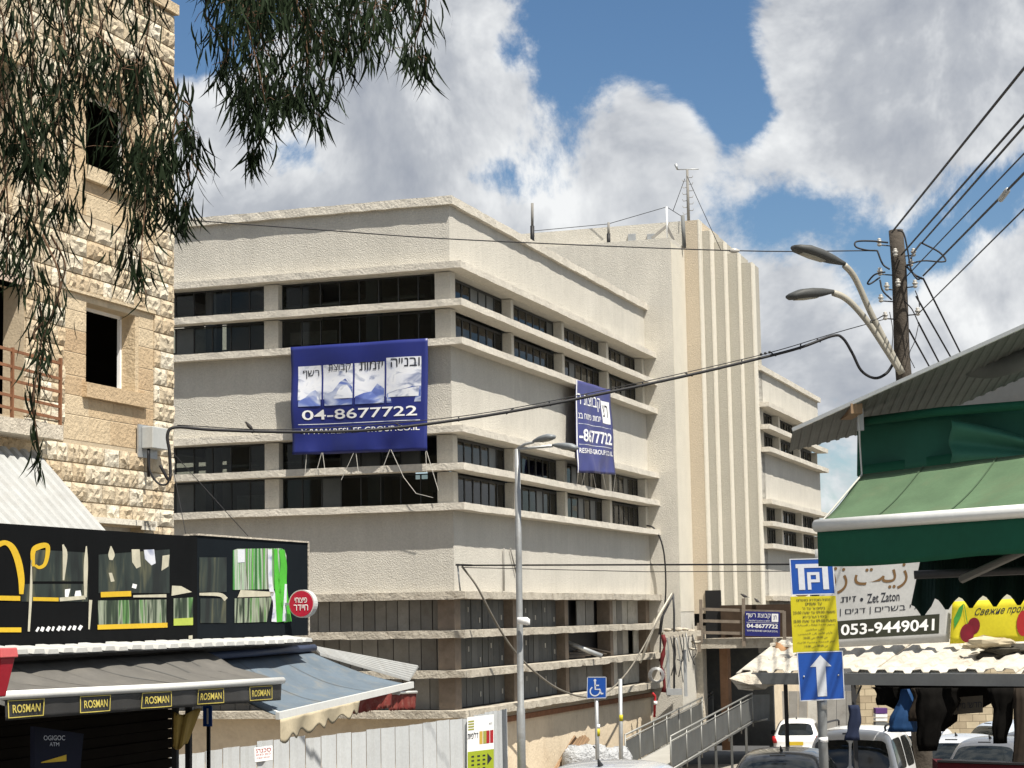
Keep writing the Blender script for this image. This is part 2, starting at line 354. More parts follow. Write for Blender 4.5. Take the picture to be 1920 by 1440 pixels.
# ------------------------------------------------------------------ corner building
C = G(845, 630, 50); CX, CY = C.x, C.y
BZ = -3.1
BLD = Thing('corner_building', 'large cream stucco building with ribbon windows, ledges and a stepped fin tower', 'building', (CX, CY, BZ))
def X(x): return CX + x
def Y(y): return CY + y
XL = -16.4; YT = 19.39
def jit(a): return random.uniform(-a, a)
def ledge(path_o, path_i, z0, z1, m, j=.008, step=.3, chips=0.0, name='ledge'):
    """slab swept along a plan path (outer edge / inner edge), its arrises uneven"""
    O = []; I = []
    for k in range(len(path_o) - 1):
        a, b = Vector((*path_o[k], 0)), Vector((*path_o[k + 1], 0)); c, d = Vector((*path_i[k], 0)), Vector((*path_i[k + 1], 0))
        n = max(1, int((b - a).length / step))
        for i in range(n): O.append(a.lerp(b, i / n)); I.append(c.lerp(d, i / n))
    O.append(Vector((*path_o[-1], 0))); I.append(Vector((*path_i[-1], 0)))
    b = B(); w1 = random.uniform(0, 99)
    for k, (o, i) in enumerate(zip(O, I)):
        dr = (o - i); dr = dr.normalized() if dr.length else dr
        w = (mnoise.noise(Vector((k * .13, w1, 0))) * j * 1.4)
        ch = chips * max(0, mnoise.noise(Vector((k * .6, w1, 3))) - .15)
        o1 = o + dr * (jit(j) - ch * .6); o2 = o + dr * (jit(j) - ch)
        b.v += [(X(i.x), Y(i.y), z1), (X(o1.x), Y(o1.y), z1 + jit(j * .6) + w - ch * .3), (X(o2.x), Y(o2.y), z0 + jit(j * .8) + w + ch * .5), (X(i.x), Y(i.y), z0)]
    k = len(O)
    for i in range(k - 1):
        for q in range(4): b.f.append((i * 4 + q, i * 4 + (q + 1) % 4, (i + 1) * 4 + (q + 1) % 4, (i + 1) * 4 + q))
    b.f += [(0, 1, 2, 3), ((k - 1) * 4, (k - 1) * 4 + 1, (k - 1) * 4 + 2, (k - 1) * 4 + 3)]
    return BLD.add(name, b, m)
def wrap(p, z0, z1, m, **kw):
    r = p * LR / LP if p > .2 else p
    return ledge([(XL, -p), (r, -p), (r, YT - .002)], [(XL, .15), (-.15, .15), (-.15, YT - .002)], z0, z1, m, **kw)
def band(z0, z1, m, t=.3):                     # solid wall round the corner
    b = B(); P = [(XL, 0), (0, 0), (0, YT), (-t, YT), (-t, t), (XL, t)]
    b.prism([(X(x), Y(y), z0) for x, y in P], (0, 0, z1 - z0)); return BLD.add('wall', b, m)
LP = .29; LR = .40
band(10.32, 12.05, M['stucco']); band(6.2, 8.56, M['stucco']); band(2.1, 4.45, M['stucco'])
wrap(.13, 12.0, 12.21, M['ledge'], j=.012)      # roof cornice
for z in (10.5, 9.56, 8.58, 6.38, 5.45, 4.46): wrap(LP, z - .175, z, M['ledge'])
for z, ch in ((2.28, .08), (1.33, .11), (.35, .12), (-.62, .12)): wrap(.27 if z > 2 else .25, z - .19, z, M['old_ledge'], j=.010, chips=ch)
# columns and windows
COLS_L = [(-.42, 0), (-5.15, -4.75), (-9.85, -9.45), (-14.5, -14.1)]
BAYS_L = [(-4.75, -.42), (-9.45, -5.15), (-14.1, -9.85)]
COLS_R = [(.3, .38), (4.9, 5.13), (9.68, 9.92), (14.55, 14.8), (19.05, YT)]
BAYS_R = [(.38, 4.9), (5.13, 9.68), (9.92, 14.55), (14.8, 19.05)]
ROWS = [(9.56, 10.3), (8.58, 9.36), (5.45, 6.18), (4.46, 5.25)]
PANE = unit_box('pane', M['glass']); PANED = unit_box('pane', M['glass_dusty'])
def frame_rect(fn, u0, u1, z0, z1, cuts, w=.035, d=.05):   # steel window frame; fn(u, depth, z)
    b = B()
    def bx(ua, ub, za, zb):
        p = fn(ua, 0, za); q = fn(ub, d, zb)
        b.box(min(p[0], q[0]), max(p[0], q[0]), min(p[1], q[1]), max(p[1], q[1]), za, zb)
    bx(u0, u1, z0, z0 + w); bx(u0, u1, z1 - w, z1)
    for c in [u0 + w / 2] + cuts + [u1 - w / 2]: bx(c - w / 2, c + w / 2, z0 + w, z1 - w)
    return b
for z0, z1 in ROWS:
    for (x0, x1) in COLS_L: BLD.add('column', B().box(X(x0), X(x1) - (.001 if x1 == 0 else 0), Y(.03), Y(.38), z0, z1), M['stucco'])
    for (y0, y1) in COLS_R: BLD.add('column', B().box(X(-.40), X(-.02), Y(y0 + (.085 if y0 == .3 else 0)), Y(y1 - .002), z0, z1), M['stucco'])
    for x0, x1 in BAYS_L:
        n = 8; w = (x1 - x0) / n; cuts = [x0 + w * i for i in range(1, n)]
        fr = BLD.add('window_frame', frame_rect(lambda u, d, z: (X(u), Y(.27 + d), z), x0, x1, z0, z1, cuts, .028), M['frame'])
        for i in range(n):
            if random.random() < .12: continue
            BLD.inst('pane', PANED if random.random() < .16 else PANE, (X(x0 + w * (i + .5)), Y(.295), (z0 + z1) / 2), (w - .03, .006, z1 - z0 - .06), parent=fr)
    for y0, y1 in BAYS_R:
        n = 7; w = (y1 - y0) / n; cuts = [y0 + w * i for i in range(1, n)]
        fr = BLD.add('window_frame', frame_rect(lambda u, d, z: (X(-.33 + d), Y(u), z), y0, y1, z0, z1, cuts, .06), M['frame'])
        for i in range(n):
            BLD.inst('pane', PANED if random.random() < .2 else PANE, (X(-.30), Y(y0 + w * (i + .5)), (z0 + z1) / 2), (.006, w - .05, z1 - z0 - .06), parent=fr)
# floors, roof, inner walls round a courtyard
ib = B()
for z0, z1 in ((10.9, 11.1), (6.95, 7.2), (2.7, 2.95)):
    ib.box(X(XL), X(-.32), Y(.32), Y(9), z0, z1); ib.box(X(-9), X(-.32), Y(9.01), Y(YT - .01), z0, z1)
BLD.add('floor_slab', ib, M['interior'])
iw = B()
for z0, z1 in ((2.95, 6.1), (6.55, 6.95), (7.2, 10.0), (10.8, 10.9)): iw.box(X(XL), X(-9), Y(8.9), Y(9.0), z0, z1)
for x0, x1 in ((XL, -12.6), (-11.75, -11.64), (-10.63, -9.0)): 
    for z0, z1 in ((6.1, 6.55), (10.0, 10.8)): iw.box(X(x0), X(x1), Y(8.9), Y(9.0), z0, z1)
for z0, z1 in ((2.95, 6.95), (7.2, 10.9)): iw.box(X(-9), X(-8.9), Y(8.9), Y(YT - .01), z0, z1); iw.box(X(-8.5), X(-5.5), Y(4.6), Y(4.7), z0, z1); iw.box(X(-3.4), X(-3.3), Y(3.2), Y(6), z0, z1)
BLD.add('inner_wall', iw, M['interior'])
BLD.add('courtyard_wall', B().box(X(XL - 4), X(-9.1), Y(15), Y(15.2), BZ, 12.0), M['paint_white'])
for x in (-2.6, -7.2, -11.8):
    for z0, z1 in ((2.95, 6.95), (7.2, 10.9)): BLD.add('inner_column', B().box(X(x), X(x + .32), Y(.75), Y(1.1), z0, z1), M['inner_col'])
for y in (2.6, 7.4, 12.2, 17):
    for z0, z1 in ((2.95, 6.95), (7.2, 10.9)): BLD.add('inner_column', B().box(X(-1.5), X(-1.15), Y(y), Y(y + .3), z0, z1), M['inner_col'])
# things seen inside: beams, pipes, loose boards, old blinds
ob_ = B()
for k in range(6):
    for z in (10.9, 6.95): ob_.box(X(-14 + k * 2.4), X(-13.75 + k * 2.4), Y(.5), Y(8.8), z - .28, z)
BLD.add('ceiling_beams', ob_, M['interior'], kind='stuff')
for x, y, w, z, h, mm in ((-2.2, 2.6, .7, 7.9, .9, 'panel_mid'), (-6.0, 3.5, 1.4, 9.2, .35, 'panel_white'), (-8.3, 2.0, .5, 8.6, 1.0, 'panel_white'), (-3.6, 4.2, 1.8, 4.6, .8, 'interior'), (-7.3, 2.8, 1.2, 4.5, .55, 'panel_white'), (-1.5, 2.2, .4, 4.9, 1.1, 'panel_mid'), (-6.4, 1.6, .8, 5.2, .5, 'panel_mid')):
    BLD.add('inner_board', B().box(X(x), X(x + w), Y(y), Y(y + .1), z, z + h), M[mm])
for z in (9.9, 5.7): BLD.add('inner_pipe', B(True).tube([(X(-12), Y(2.2), z), (X(-1.6), Y(2.4), z + .25)], .06, 6), M['galv'])
# ground floor: three low rows shut with boards
GROWS = [(1.33, 2.09), (.35, 1.14), (-.62, .16)]
BOARD = unit_box('board', M['panel_dark']); BOARDM = unit_box('board', M['panel_mid']); BOARDW = unit_box('board', M['panel_white'])
SPOT = unit_box('patch', M['panel_white'])
for r, (z0, z1) in enumerate(GROWS):
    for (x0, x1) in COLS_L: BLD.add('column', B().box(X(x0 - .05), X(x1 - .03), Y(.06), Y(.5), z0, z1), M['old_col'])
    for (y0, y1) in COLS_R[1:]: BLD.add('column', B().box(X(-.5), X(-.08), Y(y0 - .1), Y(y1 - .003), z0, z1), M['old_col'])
    for x0, x1 in BAYS_L[:2]:
        x = x0
        while x < x1 - .1:
            w = min(random.choice((.30, .31, .33, .42)) if r else .31, x1 - x)
            BLD.inst('board', BOARDM, (X(x + w / 2), Y(.36 + jit(.012)), (z0 + z1) / 2), (w - .022, .03, z1 - z0 - .01)); x += w
    for k, (y0, y1) in enumerate(BAYS_R):
        if k == 2 and r == 1: continue
        n = 10 if k < 2 else (6 if k == 3 else 5); w = (y1 - .1 - y0) / n
        for i in range(n):
            if k == 2 and r == 0 and i in (1, 4): continue
            if k == 3 and r == 1 and i == 4: continue
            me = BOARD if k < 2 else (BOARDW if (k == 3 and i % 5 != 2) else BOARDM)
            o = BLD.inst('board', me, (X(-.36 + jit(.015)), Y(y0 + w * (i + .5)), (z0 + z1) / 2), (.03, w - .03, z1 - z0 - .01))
            if k < 2 and i % 2 == 1:
                BLD.inst('patch', SPOT, (X(-.34), Y(y0 + w * (i + .5)), z0 + (.25 if i % 4 == 1 else .5) + jit(.06)), (.012, .07, .13))
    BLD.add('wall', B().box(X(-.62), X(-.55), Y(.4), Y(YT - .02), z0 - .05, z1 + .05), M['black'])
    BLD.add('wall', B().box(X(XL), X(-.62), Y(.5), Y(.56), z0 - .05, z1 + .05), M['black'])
# planks lying in the open bay and a pipe sticking out
pk = B()
for i in range(6): pk.bar((X(-.5 + jit(.05)), Y(10.2 + i * .55), .42 + i * .05), (X(-.12), Y(11.5 + i * .6), .40 + .03 * (i % 3)), .16, .04)
BLD.add('plank_pile', pk, M['wood_old'])
pp = B(True); pp.tube([(X(-.6), Y(10.6), .95), (X(.62), Y(11.0), .42)], .07, 10); BLD.add('pipe', pp, M['galv'])
# plinth wall
pb = B(); P = [(XL, .1), (-.1, .1), (-.1, YT), (-.5, YT), (-.5, .5), (XL, .5)]; pb.prism([(X(x), Y(y), BZ - 1) for x, y in P], (0, 0, -.805 - BZ + 1))
BLD.add('plinth', pb, M['low_wall'])
BLD.add('plinth_strip', B().box(X(-.12), X(.02), Y(.3), Y(YT - .01), -1.12, -.98), M['rust'])
# blinds hanging askew inside some right-hand windows
bl = B()
for (y0, y1) in BAYS_R:
    for (z0, z1) in ROWS:
        y = y0 + .1
        while y < y1 - .1:
            if random.random() < .75:
                t = jit(.10) if z0 < 5 else jit(.02)
                bl.bar((X(-.5), Y(y), z1 - .02), (X(-.5), Y(y + t), z0 + random.choice((.02, .05, .3)) * (1 if z0 < 5 else .3)), .008, .09, (0, 1, 0))
            y += .14
BLD.add('blind_slats', bl, mat('blind', (.09, .09, .085), .8, var=.3, vs=3), kind='stuff')
# tower
T1X = 1.01
BLD.add('tower_wall', B().box(X(-7), X(T1X), Y(YT), Y(21.36), BZ, 14.46), M['stucco'])
fx = [T1X, 1.563, 1.878, 2.252, 2.655, 3.048]; fy = [21.36, 21.823, 22.299, 22.747, 23.164, 23.69]; ft = [15.40, 15.08, 14.73, 14.37, 14.06]
for k in range(5):
    if k == 0: BLD.add('tower_wall', B().box(X(-7), X(fx[0] - .002), Y(fy[0]), Y(24.6), 1.62, ft[0]), M['stucco'])
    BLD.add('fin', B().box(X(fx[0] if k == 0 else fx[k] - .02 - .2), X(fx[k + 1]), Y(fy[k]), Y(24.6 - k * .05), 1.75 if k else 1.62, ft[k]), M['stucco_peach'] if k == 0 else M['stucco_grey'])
    BLD.add('fin_edge', B().box(X(fx[k + 1] - .04), X(fx[k + 1] + .012), Y(fy[k] - .012), Y(fy[k + 1] - .015), 1.78, ft[k] + .012), M['paint_white'])
BLD.add('tower_panel', B().box(X(T1X), X(T1X + .012), Y(YT + .02), Y(21.35), 1.7, 14.3), mat('stucco_pale', (.60, .56, .47), .95, var=.06, bump=.7, bs=42, dist=.02))
for x, z in ((-1.0, 14.95), (-.3, 14.9)): BLD.add('vent', B().box(X(x), X(x + .28), Y(21.3), Y(21.37), z - .22, z + .12), M['galv'])
# entrance under the tower
BLD.add('entrance_wall', B().box(X(-3), X(3.0), Y(24.8), Y(25.0), BZ, 1.75), M['panel_dark'])
BLD.add('entrance_pier', B().box(X(T1X - .7), X(T1X + .25), Y(21.37), Y(21.95), BZ, 1.2), M['rubble'])
BLD.add('entrance_pier', B().box(X(1.62), X(1.9), Y(22.4), Y(22.9), BZ, 1.0), mat('brown_pier', (.30, .17, .10), .9, var=.25, vs=3))
# wing beyond the tower
WX = 3.048; W0 = 23.70; W1 = 36.0
def wwall(z0, z1): return BLD.add('wall', B().box(X(WX - .3), X(WX), Y(W0), Y(W1), z0, z1), M['stucco'])
wwall(8.93, 10.30); wwall(5.45, 7.46); wwall(2.05, 4.02)
BLD.add('wall', B().box(X(-4), X(WX - .31), Y(W1 - .3), Y(W1), BZ, 10.3), M['stucco'])
BLD.add('roof', B().box(X(-4), X(WX - .31), Y(24.7), Y(W1 - .31), 9.9, 10.1), M['interior'])
for z0, z1 in ((2.4, 2.6), (6.0, 6.2)): BLD.add('floor_slab', B().box(X(-3), X(WX - .31), Y(24.8), Y(W1 - .31), z0, z1), M['interior'])
BLD.add('inner_wall', B().box(X(-3), X(-2.8), Y(24.9), Y(29.5), 2.6, 9.8), M['interior'])
ledge([(WX + .12, W0 + .01), (WX + .12, W1 + .12)], [(WX - .1, W0 + .01), (WX - .1, W1 + .12)], 10.24, 10.43, M['ledge'])
for z in (9.09, 8.29, 7.48, 5.62, 4.84, 4.04): ledge([(WX + .34, W0 + .01), (WX + .34, W1 + .2)], [(WX - .1, W0 + .01), (WX - .1, W1 + .2)], z - .17, z, M['ledge'])
ledge([(WX + .3, W0 + .01), (WX + .3, W1 + .2)], [(WX - .1, W0 + .01), (WX - .1, W1 + .2)], 2.02, 2.2, M['old_ledge'], chips=.15)
WB = [(W0 + .35, 27.4), (27.69, 31.6), (31.86, 35.6)]; WC = [(W0 + .01, W0 + .35), (27.4, 27.69), (31.6, 31.86), (35.6, W1)]
for z0, z1 in ((8.29, 8.92), (7.48, 8.12), (4.84, 5.45), (4.04, 4.67)):
    for y0, y1 in WC: BLD.add('column', B().box(X(WX - .38), X(WX - .03), Y(y0), Y(y1 - .002 if y1 < W1 else y1 - .31), z0, z1), M['stucco'])
    for y0, y1 in WB:
        n = 7; w = (y1 - y0) / n
        fr = BLD.add('window_frame', frame_rect(lambda u, d, z: (X(WX - .33 + d), Y(u), z), y0, y1, z0, z1, [y0 + w * i for i in range(1, n)], .06), M['frame'])
        for i in range(n):
            if i % 2 == 0: BLD.inst('pane', PANE, (X(WX - .3), Y(y0 + w * (i + .5)), (z0 + z1) / 2), (.006, w - .05, z1 - z0 - .06), parent=fr)
for r, (z0, z1) in enumerate(((1.2, 2.0), (.2, 1.05))):
    for i in range(12): BLD.inst('board', BOARDM, (X(WX - .3), Y(W0 + .5 + i * 1.0), (z0 + z1) / 2), (.03, .96, z1 - z0))
BLD.add('wall', B().box(X(WX - .5), X(WX - .4), Y(W0 + 1.5), Y(W1 - .4), BZ, 2.0), M['low_wall'])
# balcony slab over the entrance
def eb(px, py, y=20.9): return pl(px, py, 1, CY + y)
a = eb(1313, 1198); b_ = eb(1442, 1206)
BLD.add('balcony_slab', B().box(a.x, b_.x + 1.2, CY + 20.9, CY + 24.7, a.z - .33, a.z), M['old_ledge'])
BLD.add('balcony_door', B().box(eb(1309, 1110).x + .15, eb(1341, 1110).x + .1, CY + 21.30, CY + 21.36 - .004, a.z + .02, eb(1320, 1107).z), M['black'])
BLD.add('balcony_back', B().box(eb(1341, 1110).x + .1, b_.x + .9, CY + 21.2, CY + 21.26, a.z + .02, eb(1400, 1134).z), mat('dark_boards', (.05, .032, .02), .9, var=.3, vs=3))
WR = Thing('wooden_railing', 'wooden plank railing on the balcony above the entrance', 'railing', (a.x, CY + 20.85, a.z))
fy_ = 20.82
def rb(px0, py0, px1, py1, w): 
    p = eb(px0, py0, fy_); q = eb(px1, py1, fy_); return B().bar(p, q, .05, w, (0, 0, 1) if abs(px1 - px0) > 20 else (1, 0, 0))
for py0, py1 in ((1142, 1147), (1164, 1168), (1186, 1189)): WR.add('rail', rb(1315, py0, 1393, (py0 + (py1 - py0) * .5), .10), M['wood_old'])
WR.add('rail', rb(1396, 1145, 1470, 1147, .09), M['wood_old'])
fy_ = 20.76
for px, p0, p1 in ((1314, 1124, 1205), (1394, 1122, 1212), (1470, 1146, 1205), (1310, 1168, 1222)): WR.add('post', rb(px, p0, px + 1, p1, .11), M['wood_old'])
fy_ = 20.7
NB = (.012, .016, .10)
M['navy'] = mat('navy', (.020, .024, .15), .5, var=.12, vs=3)
sg = Thing('company_sign', 'small navy company sign board with white phone number on the wooden balcony railing', 'sign', eb(1397, 1200, 20.68))
o_ = eb(1397, 1192, 20.68); u_ = eb(1462, 1194, 20.68) - o_; v_ = eb(1397, 1146, 20.68) - o_
sg.add('board', B().prism([o_, o_ + u_, o_ + u_ + v_, o_ + v_], (0, .03, 0)), M['navy'])
f_ = flat(o_ + Vector((0, -.006, 0)), u_, v_)
sg.add('lettering', text_on(heb('קבוצת רשף'), f_, .04, .74, .70, .92, .02), M['white'])
sg.add('lettering', text_on(heb('יזמות | ביצוע | השקעות'), f_, .1, .72, .58, .66), M['white'])
sg.add('lettering', text_on('04-8677722', f_, .05, .95, .33, .50, .03), M['white'])
sg.add('lettering', text_on('WWW.RESHEF-GROUP.CO.IL', f_, .05, .95, .18, .25), M['white'])
sg.add('lettering', B().quad(f_(.04, .545), f_(.96, .545), f_(.96, .555), f_(.04, .555)), M['white'])
sg.add('emblem', B().quad(f_(.77, .60), f_(.96, .60), f_(.96, .93), f_(.77, .93)), M['white'])
f2_ = flat(o_ + Vector((0, -.012, 0)), u_, v_)
sg.add('emblem_mark', text_on(heb('רצ'), f2_, .82, .91, .70, .86), M['navy'])
# roof gear
def rt_(px, py, y=21.5): return pl(px, py, 1, CY + y)
an = Thing('rooftop_antenna', 'tall thin rooftop aerial mast with step irons on the fin tower', 'antenna', rt_(1291, 413, 22.0))
p0 = rt_(1291, 413, 22); p1 = rt_(1288.5, 318, 22)
an.add('mast', B(True).tube([p0 - Vector((0, 0, .4)), p1], [.06, .045], 8), M['panel_mid'])
for i in range(6):
    for s in (-1, 1):
        q = p0.lerp(p1, .13 + i * .13 + (.06 if s > 0 else 0)); an.add('step_iron', B(True).tube([q, q + Vector((s * .17, 0, -.01)), q + Vector((s * .2, 0, .06))], .012, 5), M['panel_mid'])
an.add('top_rod', B(True).tube([rt_(1270, 318, 22), rt_(1310, 317, 22)], .02, 6), M['galv'])
an.add('cup', B(True).tube([rt_(1270, 318, 22), rt_(1267, 308, 22)], [.03, .06], 8), M['galv'])
def roofpole(px, p0, p1, y, lab, r=.045):
    a_ = rt_(px, p0, y); b_ = rt_(px, p1, y); t = Thing('roof_pole', lab, 'pole', b_ - Vector((0, 0, .3)))
    t.add('post', B(True).tube([b_ - Vector((0, 0, .3)), b_.lerp(a_, .4)], r * 1.5, 8), M['black']); t.add('rod', B(True).tube([b_.lerp(a_, .4), a_], r, 8), M['panel_mid'])
roofpole(998, 381, 452, 12, 'thin roof pole standing highest above the sloping cornice')
roofpole(1141, 417, 452, 20.5, 'short dark roof pole near the two small vents')
br = Thing('roof_bracket', 'white tripod bracket with two struts on the tower parapet', 'bracket', rt_(1251, 448, 20.5))
br.add('post', B(True).tube([rt_(1251, 450, 20.5), rt_(1250, 388, 20.5)], .035, 8), M['white'])
for q in ((1222, 447), (1263, 450)): br.add('strut', B().bar(rt_(1250, 424, 20.5), rt_(*q, 20.5), .05, .09), M['panel_mid'])
du = Thing('corner_duct', 'dark cable duct clamped to the top of the tower edge', 'duct', rt_(1282, 465, 21.0))
du.add('pipe', B(True).tube([rt_(1283, 465, 21.0), rt_(1280, 404, 21.0)], .07, 8), M['panel_dark'])

# banners on the building
def banner(name, lab, corners, wr, amp):
    """cloth banner hung from its corners, with soft folds; returns the Thing and its surface"""
    tl, tr, br_, bl_ = [Vector(c) for c in corners]; n = (tr - tl).cross(bl_ - tl).normalized() * -1
    if n.dot(-W(960, 720, 1)) < 0 and False: n = -n
    def fn(u, v, off=0.0):
        p = bl_.lerp(br_, u).lerp(tl.lerp(tr, u), v)
        q = amp * (math.sin(u * 9 + wr) * .35 + math.sin(u * 4.3 * math.pi + v * 2 + wr) * .5 + mnoise.noise(Vector((u * 3.1 + wr, v * 3.3, 1))) * 1.2) * (.35 + .65 * (1 - v)) \
            + amp * .8 * max(0, .25 - v) * 4 * mnoise.noise(Vector((u * 9, v * 5, wr)))
        return p + n * (q + off)
    t = Thing(name, lab, 'banner', bl_)
    t.fn = fn; return t, fn
def patch(fn, u0, u1, v0, v1, off, nu=8, nv=8): return B(True).surf(lambda a, c: fn(u0 + (u1 - u0) * a, v0 + (v1 - v0) * c, off), nu, nv)
yb = -.42
def lb(px, py): return pl(px, py, 1, CY + yb)
M['bluebanner'] = mat('bluebanner', (.013, .021, .15), .42, spec=.5, var=.10, vs=2, fine=.03)
bn, fn = banner('company_banner', 'large blue company banner with a white picture panel hanging across the left facade', (lb(545, 651), lb(801, 634), lb(801, 845), lb(550, 853)), 1.3, .085)
fn0 = fn
sgn = 1 if (fn(.5, .5, .01) - fn(.5, .5, 0)).y < 0 else -1
ob = lambda k: sgn * k
cloth = bn.add('cloth', B(True).surf(lambda u, v: fn(u, v), 40, 30, Vector((0, .012, 0))), M['bluebanner'])
def smudge(name, cs, sx=1.4, sz=3.0):
    m = mat(name, (1, 1, 1), .55, var=0, fine=0); nt = m.node_tree; p = nt.nodes['Principled BSDF']
    n = nt.nodes.new('ShaderNodeTexNoise'); n.inputs['Scale'].default_value = 1.0; n.inputs['Detail'].default_value = 3; n.inputs['Distortion'].default_value = .6
    mp = nt.nodes.new('ShaderNodeMapping'); mp.inputs['Scale'].default_value = (sx, sx, sz); nt.links.new(nt.nodes['Geometry'].outputs['Position'] if 'Geometry' in nt.nodes else nt.nodes.new('ShaderNodeNewGeometry').outputs['Position'], mp.inputs[0])
    nt.links.new(mp.outputs[0], n.inputs['Vector']); r = nt.nodes.new('ShaderNodeValToRGB'); nt.links.new(n.outputs['Fac'], r.inputs[0])
    e = r.color_ramp.elements; k = len(cs)
    for i, (pos, c) in enumerate(cs):
        el = e[i] if i < 2 else e.new(pos); el.position = pos; el.color = (*c, 1)
    nt.links.new(r.outputs[0], p.inputs['Base Color']); return m
M['snow'] = smudge('print_pale', [(.30, (.34, .37, .46)), (.40, (.66, .67, .70)), (.56, (.60, .62, .68)), (.68, (.22, .25, .36))], 2.2, 3.6)
M['mount'] = smudge('print_mountain', [(.30, (.05, .07, .26)), (.46, (.12, .17, .42)), (.56, (.42, .46, .58)), (.66, (.06, .09, .28))], 1.2, 2.6)
M['ink'] = mat('ink', (.02, .022, .03), .6, var=0, fine=0)
cols = [(.055, .215), (.245, .455), (.475, .69), (.71, .955)]
vt = [(.785, .80), (.80, .82), (.825, .84), (.845, .855)]
bn.add('picture', patch(fn, .05, .955, .50, .815, ob(.004), 40, 16), M['snow'])
bn.add('picture', patch(fn, .955 - .25, .955, .49, .845, ob(.007), 16, 16), M['snow'])
for i, (u0, u1) in enumerate(cols):
    top = [.55, .60, .57, .58][i]
    pts = [(u0, .44), (u1, .44), (u1, top + .0), (u0 + (u1 - u0) * .75, top + [.04, .08, .05, .0][i]), (u0 + (u1 - u0) * .55, top + [.02, .05, -.02, -.02][i]), (u0 + (u1 - u0) * .3, top - .03), (u0, top - .06)]
    bn.add('mountain', B().quad(*[fn(u, v, ob(.012)) for u, v in pts]), M['mount'])
for u in (.23, .465, .70): bn.add('fold_line', patch(fn, u - .006, u + .006, .42, .84, ob(.012), 1, 12), M['bluebanner'])
hw = ['רשף', 'קבוצת', 'יזמות', 'ובנייה']
for (u0, u1), s, v in zip(cols, hw, (.70, .74, .75, .76)): bn.add('lettering', text_on(heb(s), lambda a, c: fn(a, c, ob(.014)), u0 + .03, u1 - .01, v, v + .075, .012, 2), M['ink'])
bn.add('lettering', text_on('04-8677722', lambda a, c: fn(a, c, ob(.012)), .08, .93, .315, .405, .01, 2), M['white'])
bn.add('lettering', text_on('WWW.RESHEF-GROUP.CO.IL', lambda a, c: fn(a, c, ob(.006)), .07, .95, .185, .232, .01, 2), M['white'])
bn.add('rule', patch(fn, .05, .95, .272, .278, ob(.006), 40, 1), M['snow'])
for a0, b0 in (((575, 850), (572, 888)), ((603, 849), (592, 890)), ((605, 849), (610, 888)), ((665, 845), (640, 900)), ((667, 845), (672, 886)), ((731, 843), (715, 885)), ((733, 843), (757, 895)), ((757, 895), (780, 925)), ((780, 925), (812, 933)), ((798, 843), (800, 885)), ((799, 843), (822, 920))):
    bn.add('rope', B().tube([lb(*a0), lb(*b0)], .008, 4), M['rope'])
def lr(px, py, dx=.42): return pl(px, py, 0, CX + dx)
bn2, fn2 = banner('side_banner', 'narrow dark blue banner with phone number hanging across the right facade', (lr(1081, 712), lr(1143, 731), lr(1155, 890, .55), lr(1085, 886, .55)), 4.2, .07)
sg2 = 1 if (fn2(.5, .5, .01) - fn2(.5, .5, 0)).x > 0 else -1
o2 = lambda k: (lambda a, c: fn2(a, c, sg2 * k))
bn2.add('cloth', B(True).surf(lambda u, v: fn2(u, v), 24, 30, Vector((-.012, 0, 0))), mat('bluebanner_faded', (.035, .04, .17), .42, spec=.5, var=.15, vs=2, fine=.03))
bn2.add('lettering', text_on(heb('קבוצת ר'), o2(.006), .03, .68, .70, .86, .02, 2), M['white'])
bn2.add('lettering', text_on(heb('יזמות פיתוח בנ'), o2(.006), .05, .64, .59, .65, 0.0, 2), M['white'])
bn2.add('lettering', text_on('-8677722', o2(.006), .06, .96, .34, .48, .02, 2), M['white'])
bn2.add('lettering', text_on('RESHEF-GROUP.CO.IL', o2(.006), .06, .98, .215, .27, .012, 2), M['white'])
bn2.add('emblem', patch(fn2, .70, .95, .585, .845, sg2 * .007, 8, 12), M['white'])
bn2.add('emblem_mark', text_on(heb('רצ'), o2(.012), .74, .90, .66, .80, .01, 2), M['ink'])
bn2.add('hem', patch(fn2, .0, .025, .0, 1, sg2 * .006, 2, 30), M['white'])
for v in (.53, .305): bn2.add('rule', patch(fn2, .05, .95, v, v + .006, sg2 * .006, 24, 1), M['snow'])
for a0, b0 in (((1084, 886), (1082, 908)), ((1096, 887), (1091, 909)), ((1112, 888), (1117, 914)), ((1130, 889), (1136, 917)), ((1154, 890), (1150, 921))): bn2.add('rope', B().tube([lr(*a0, .55), lr(*b0)], .01, 4), M['rope'])
M['shade_dk'] = mat('shade_near_black', (.012, .010, .008), .9, spec=.05, var=.2, vs=2)  # near-black tone carries the shade of the shop front and the house rooms
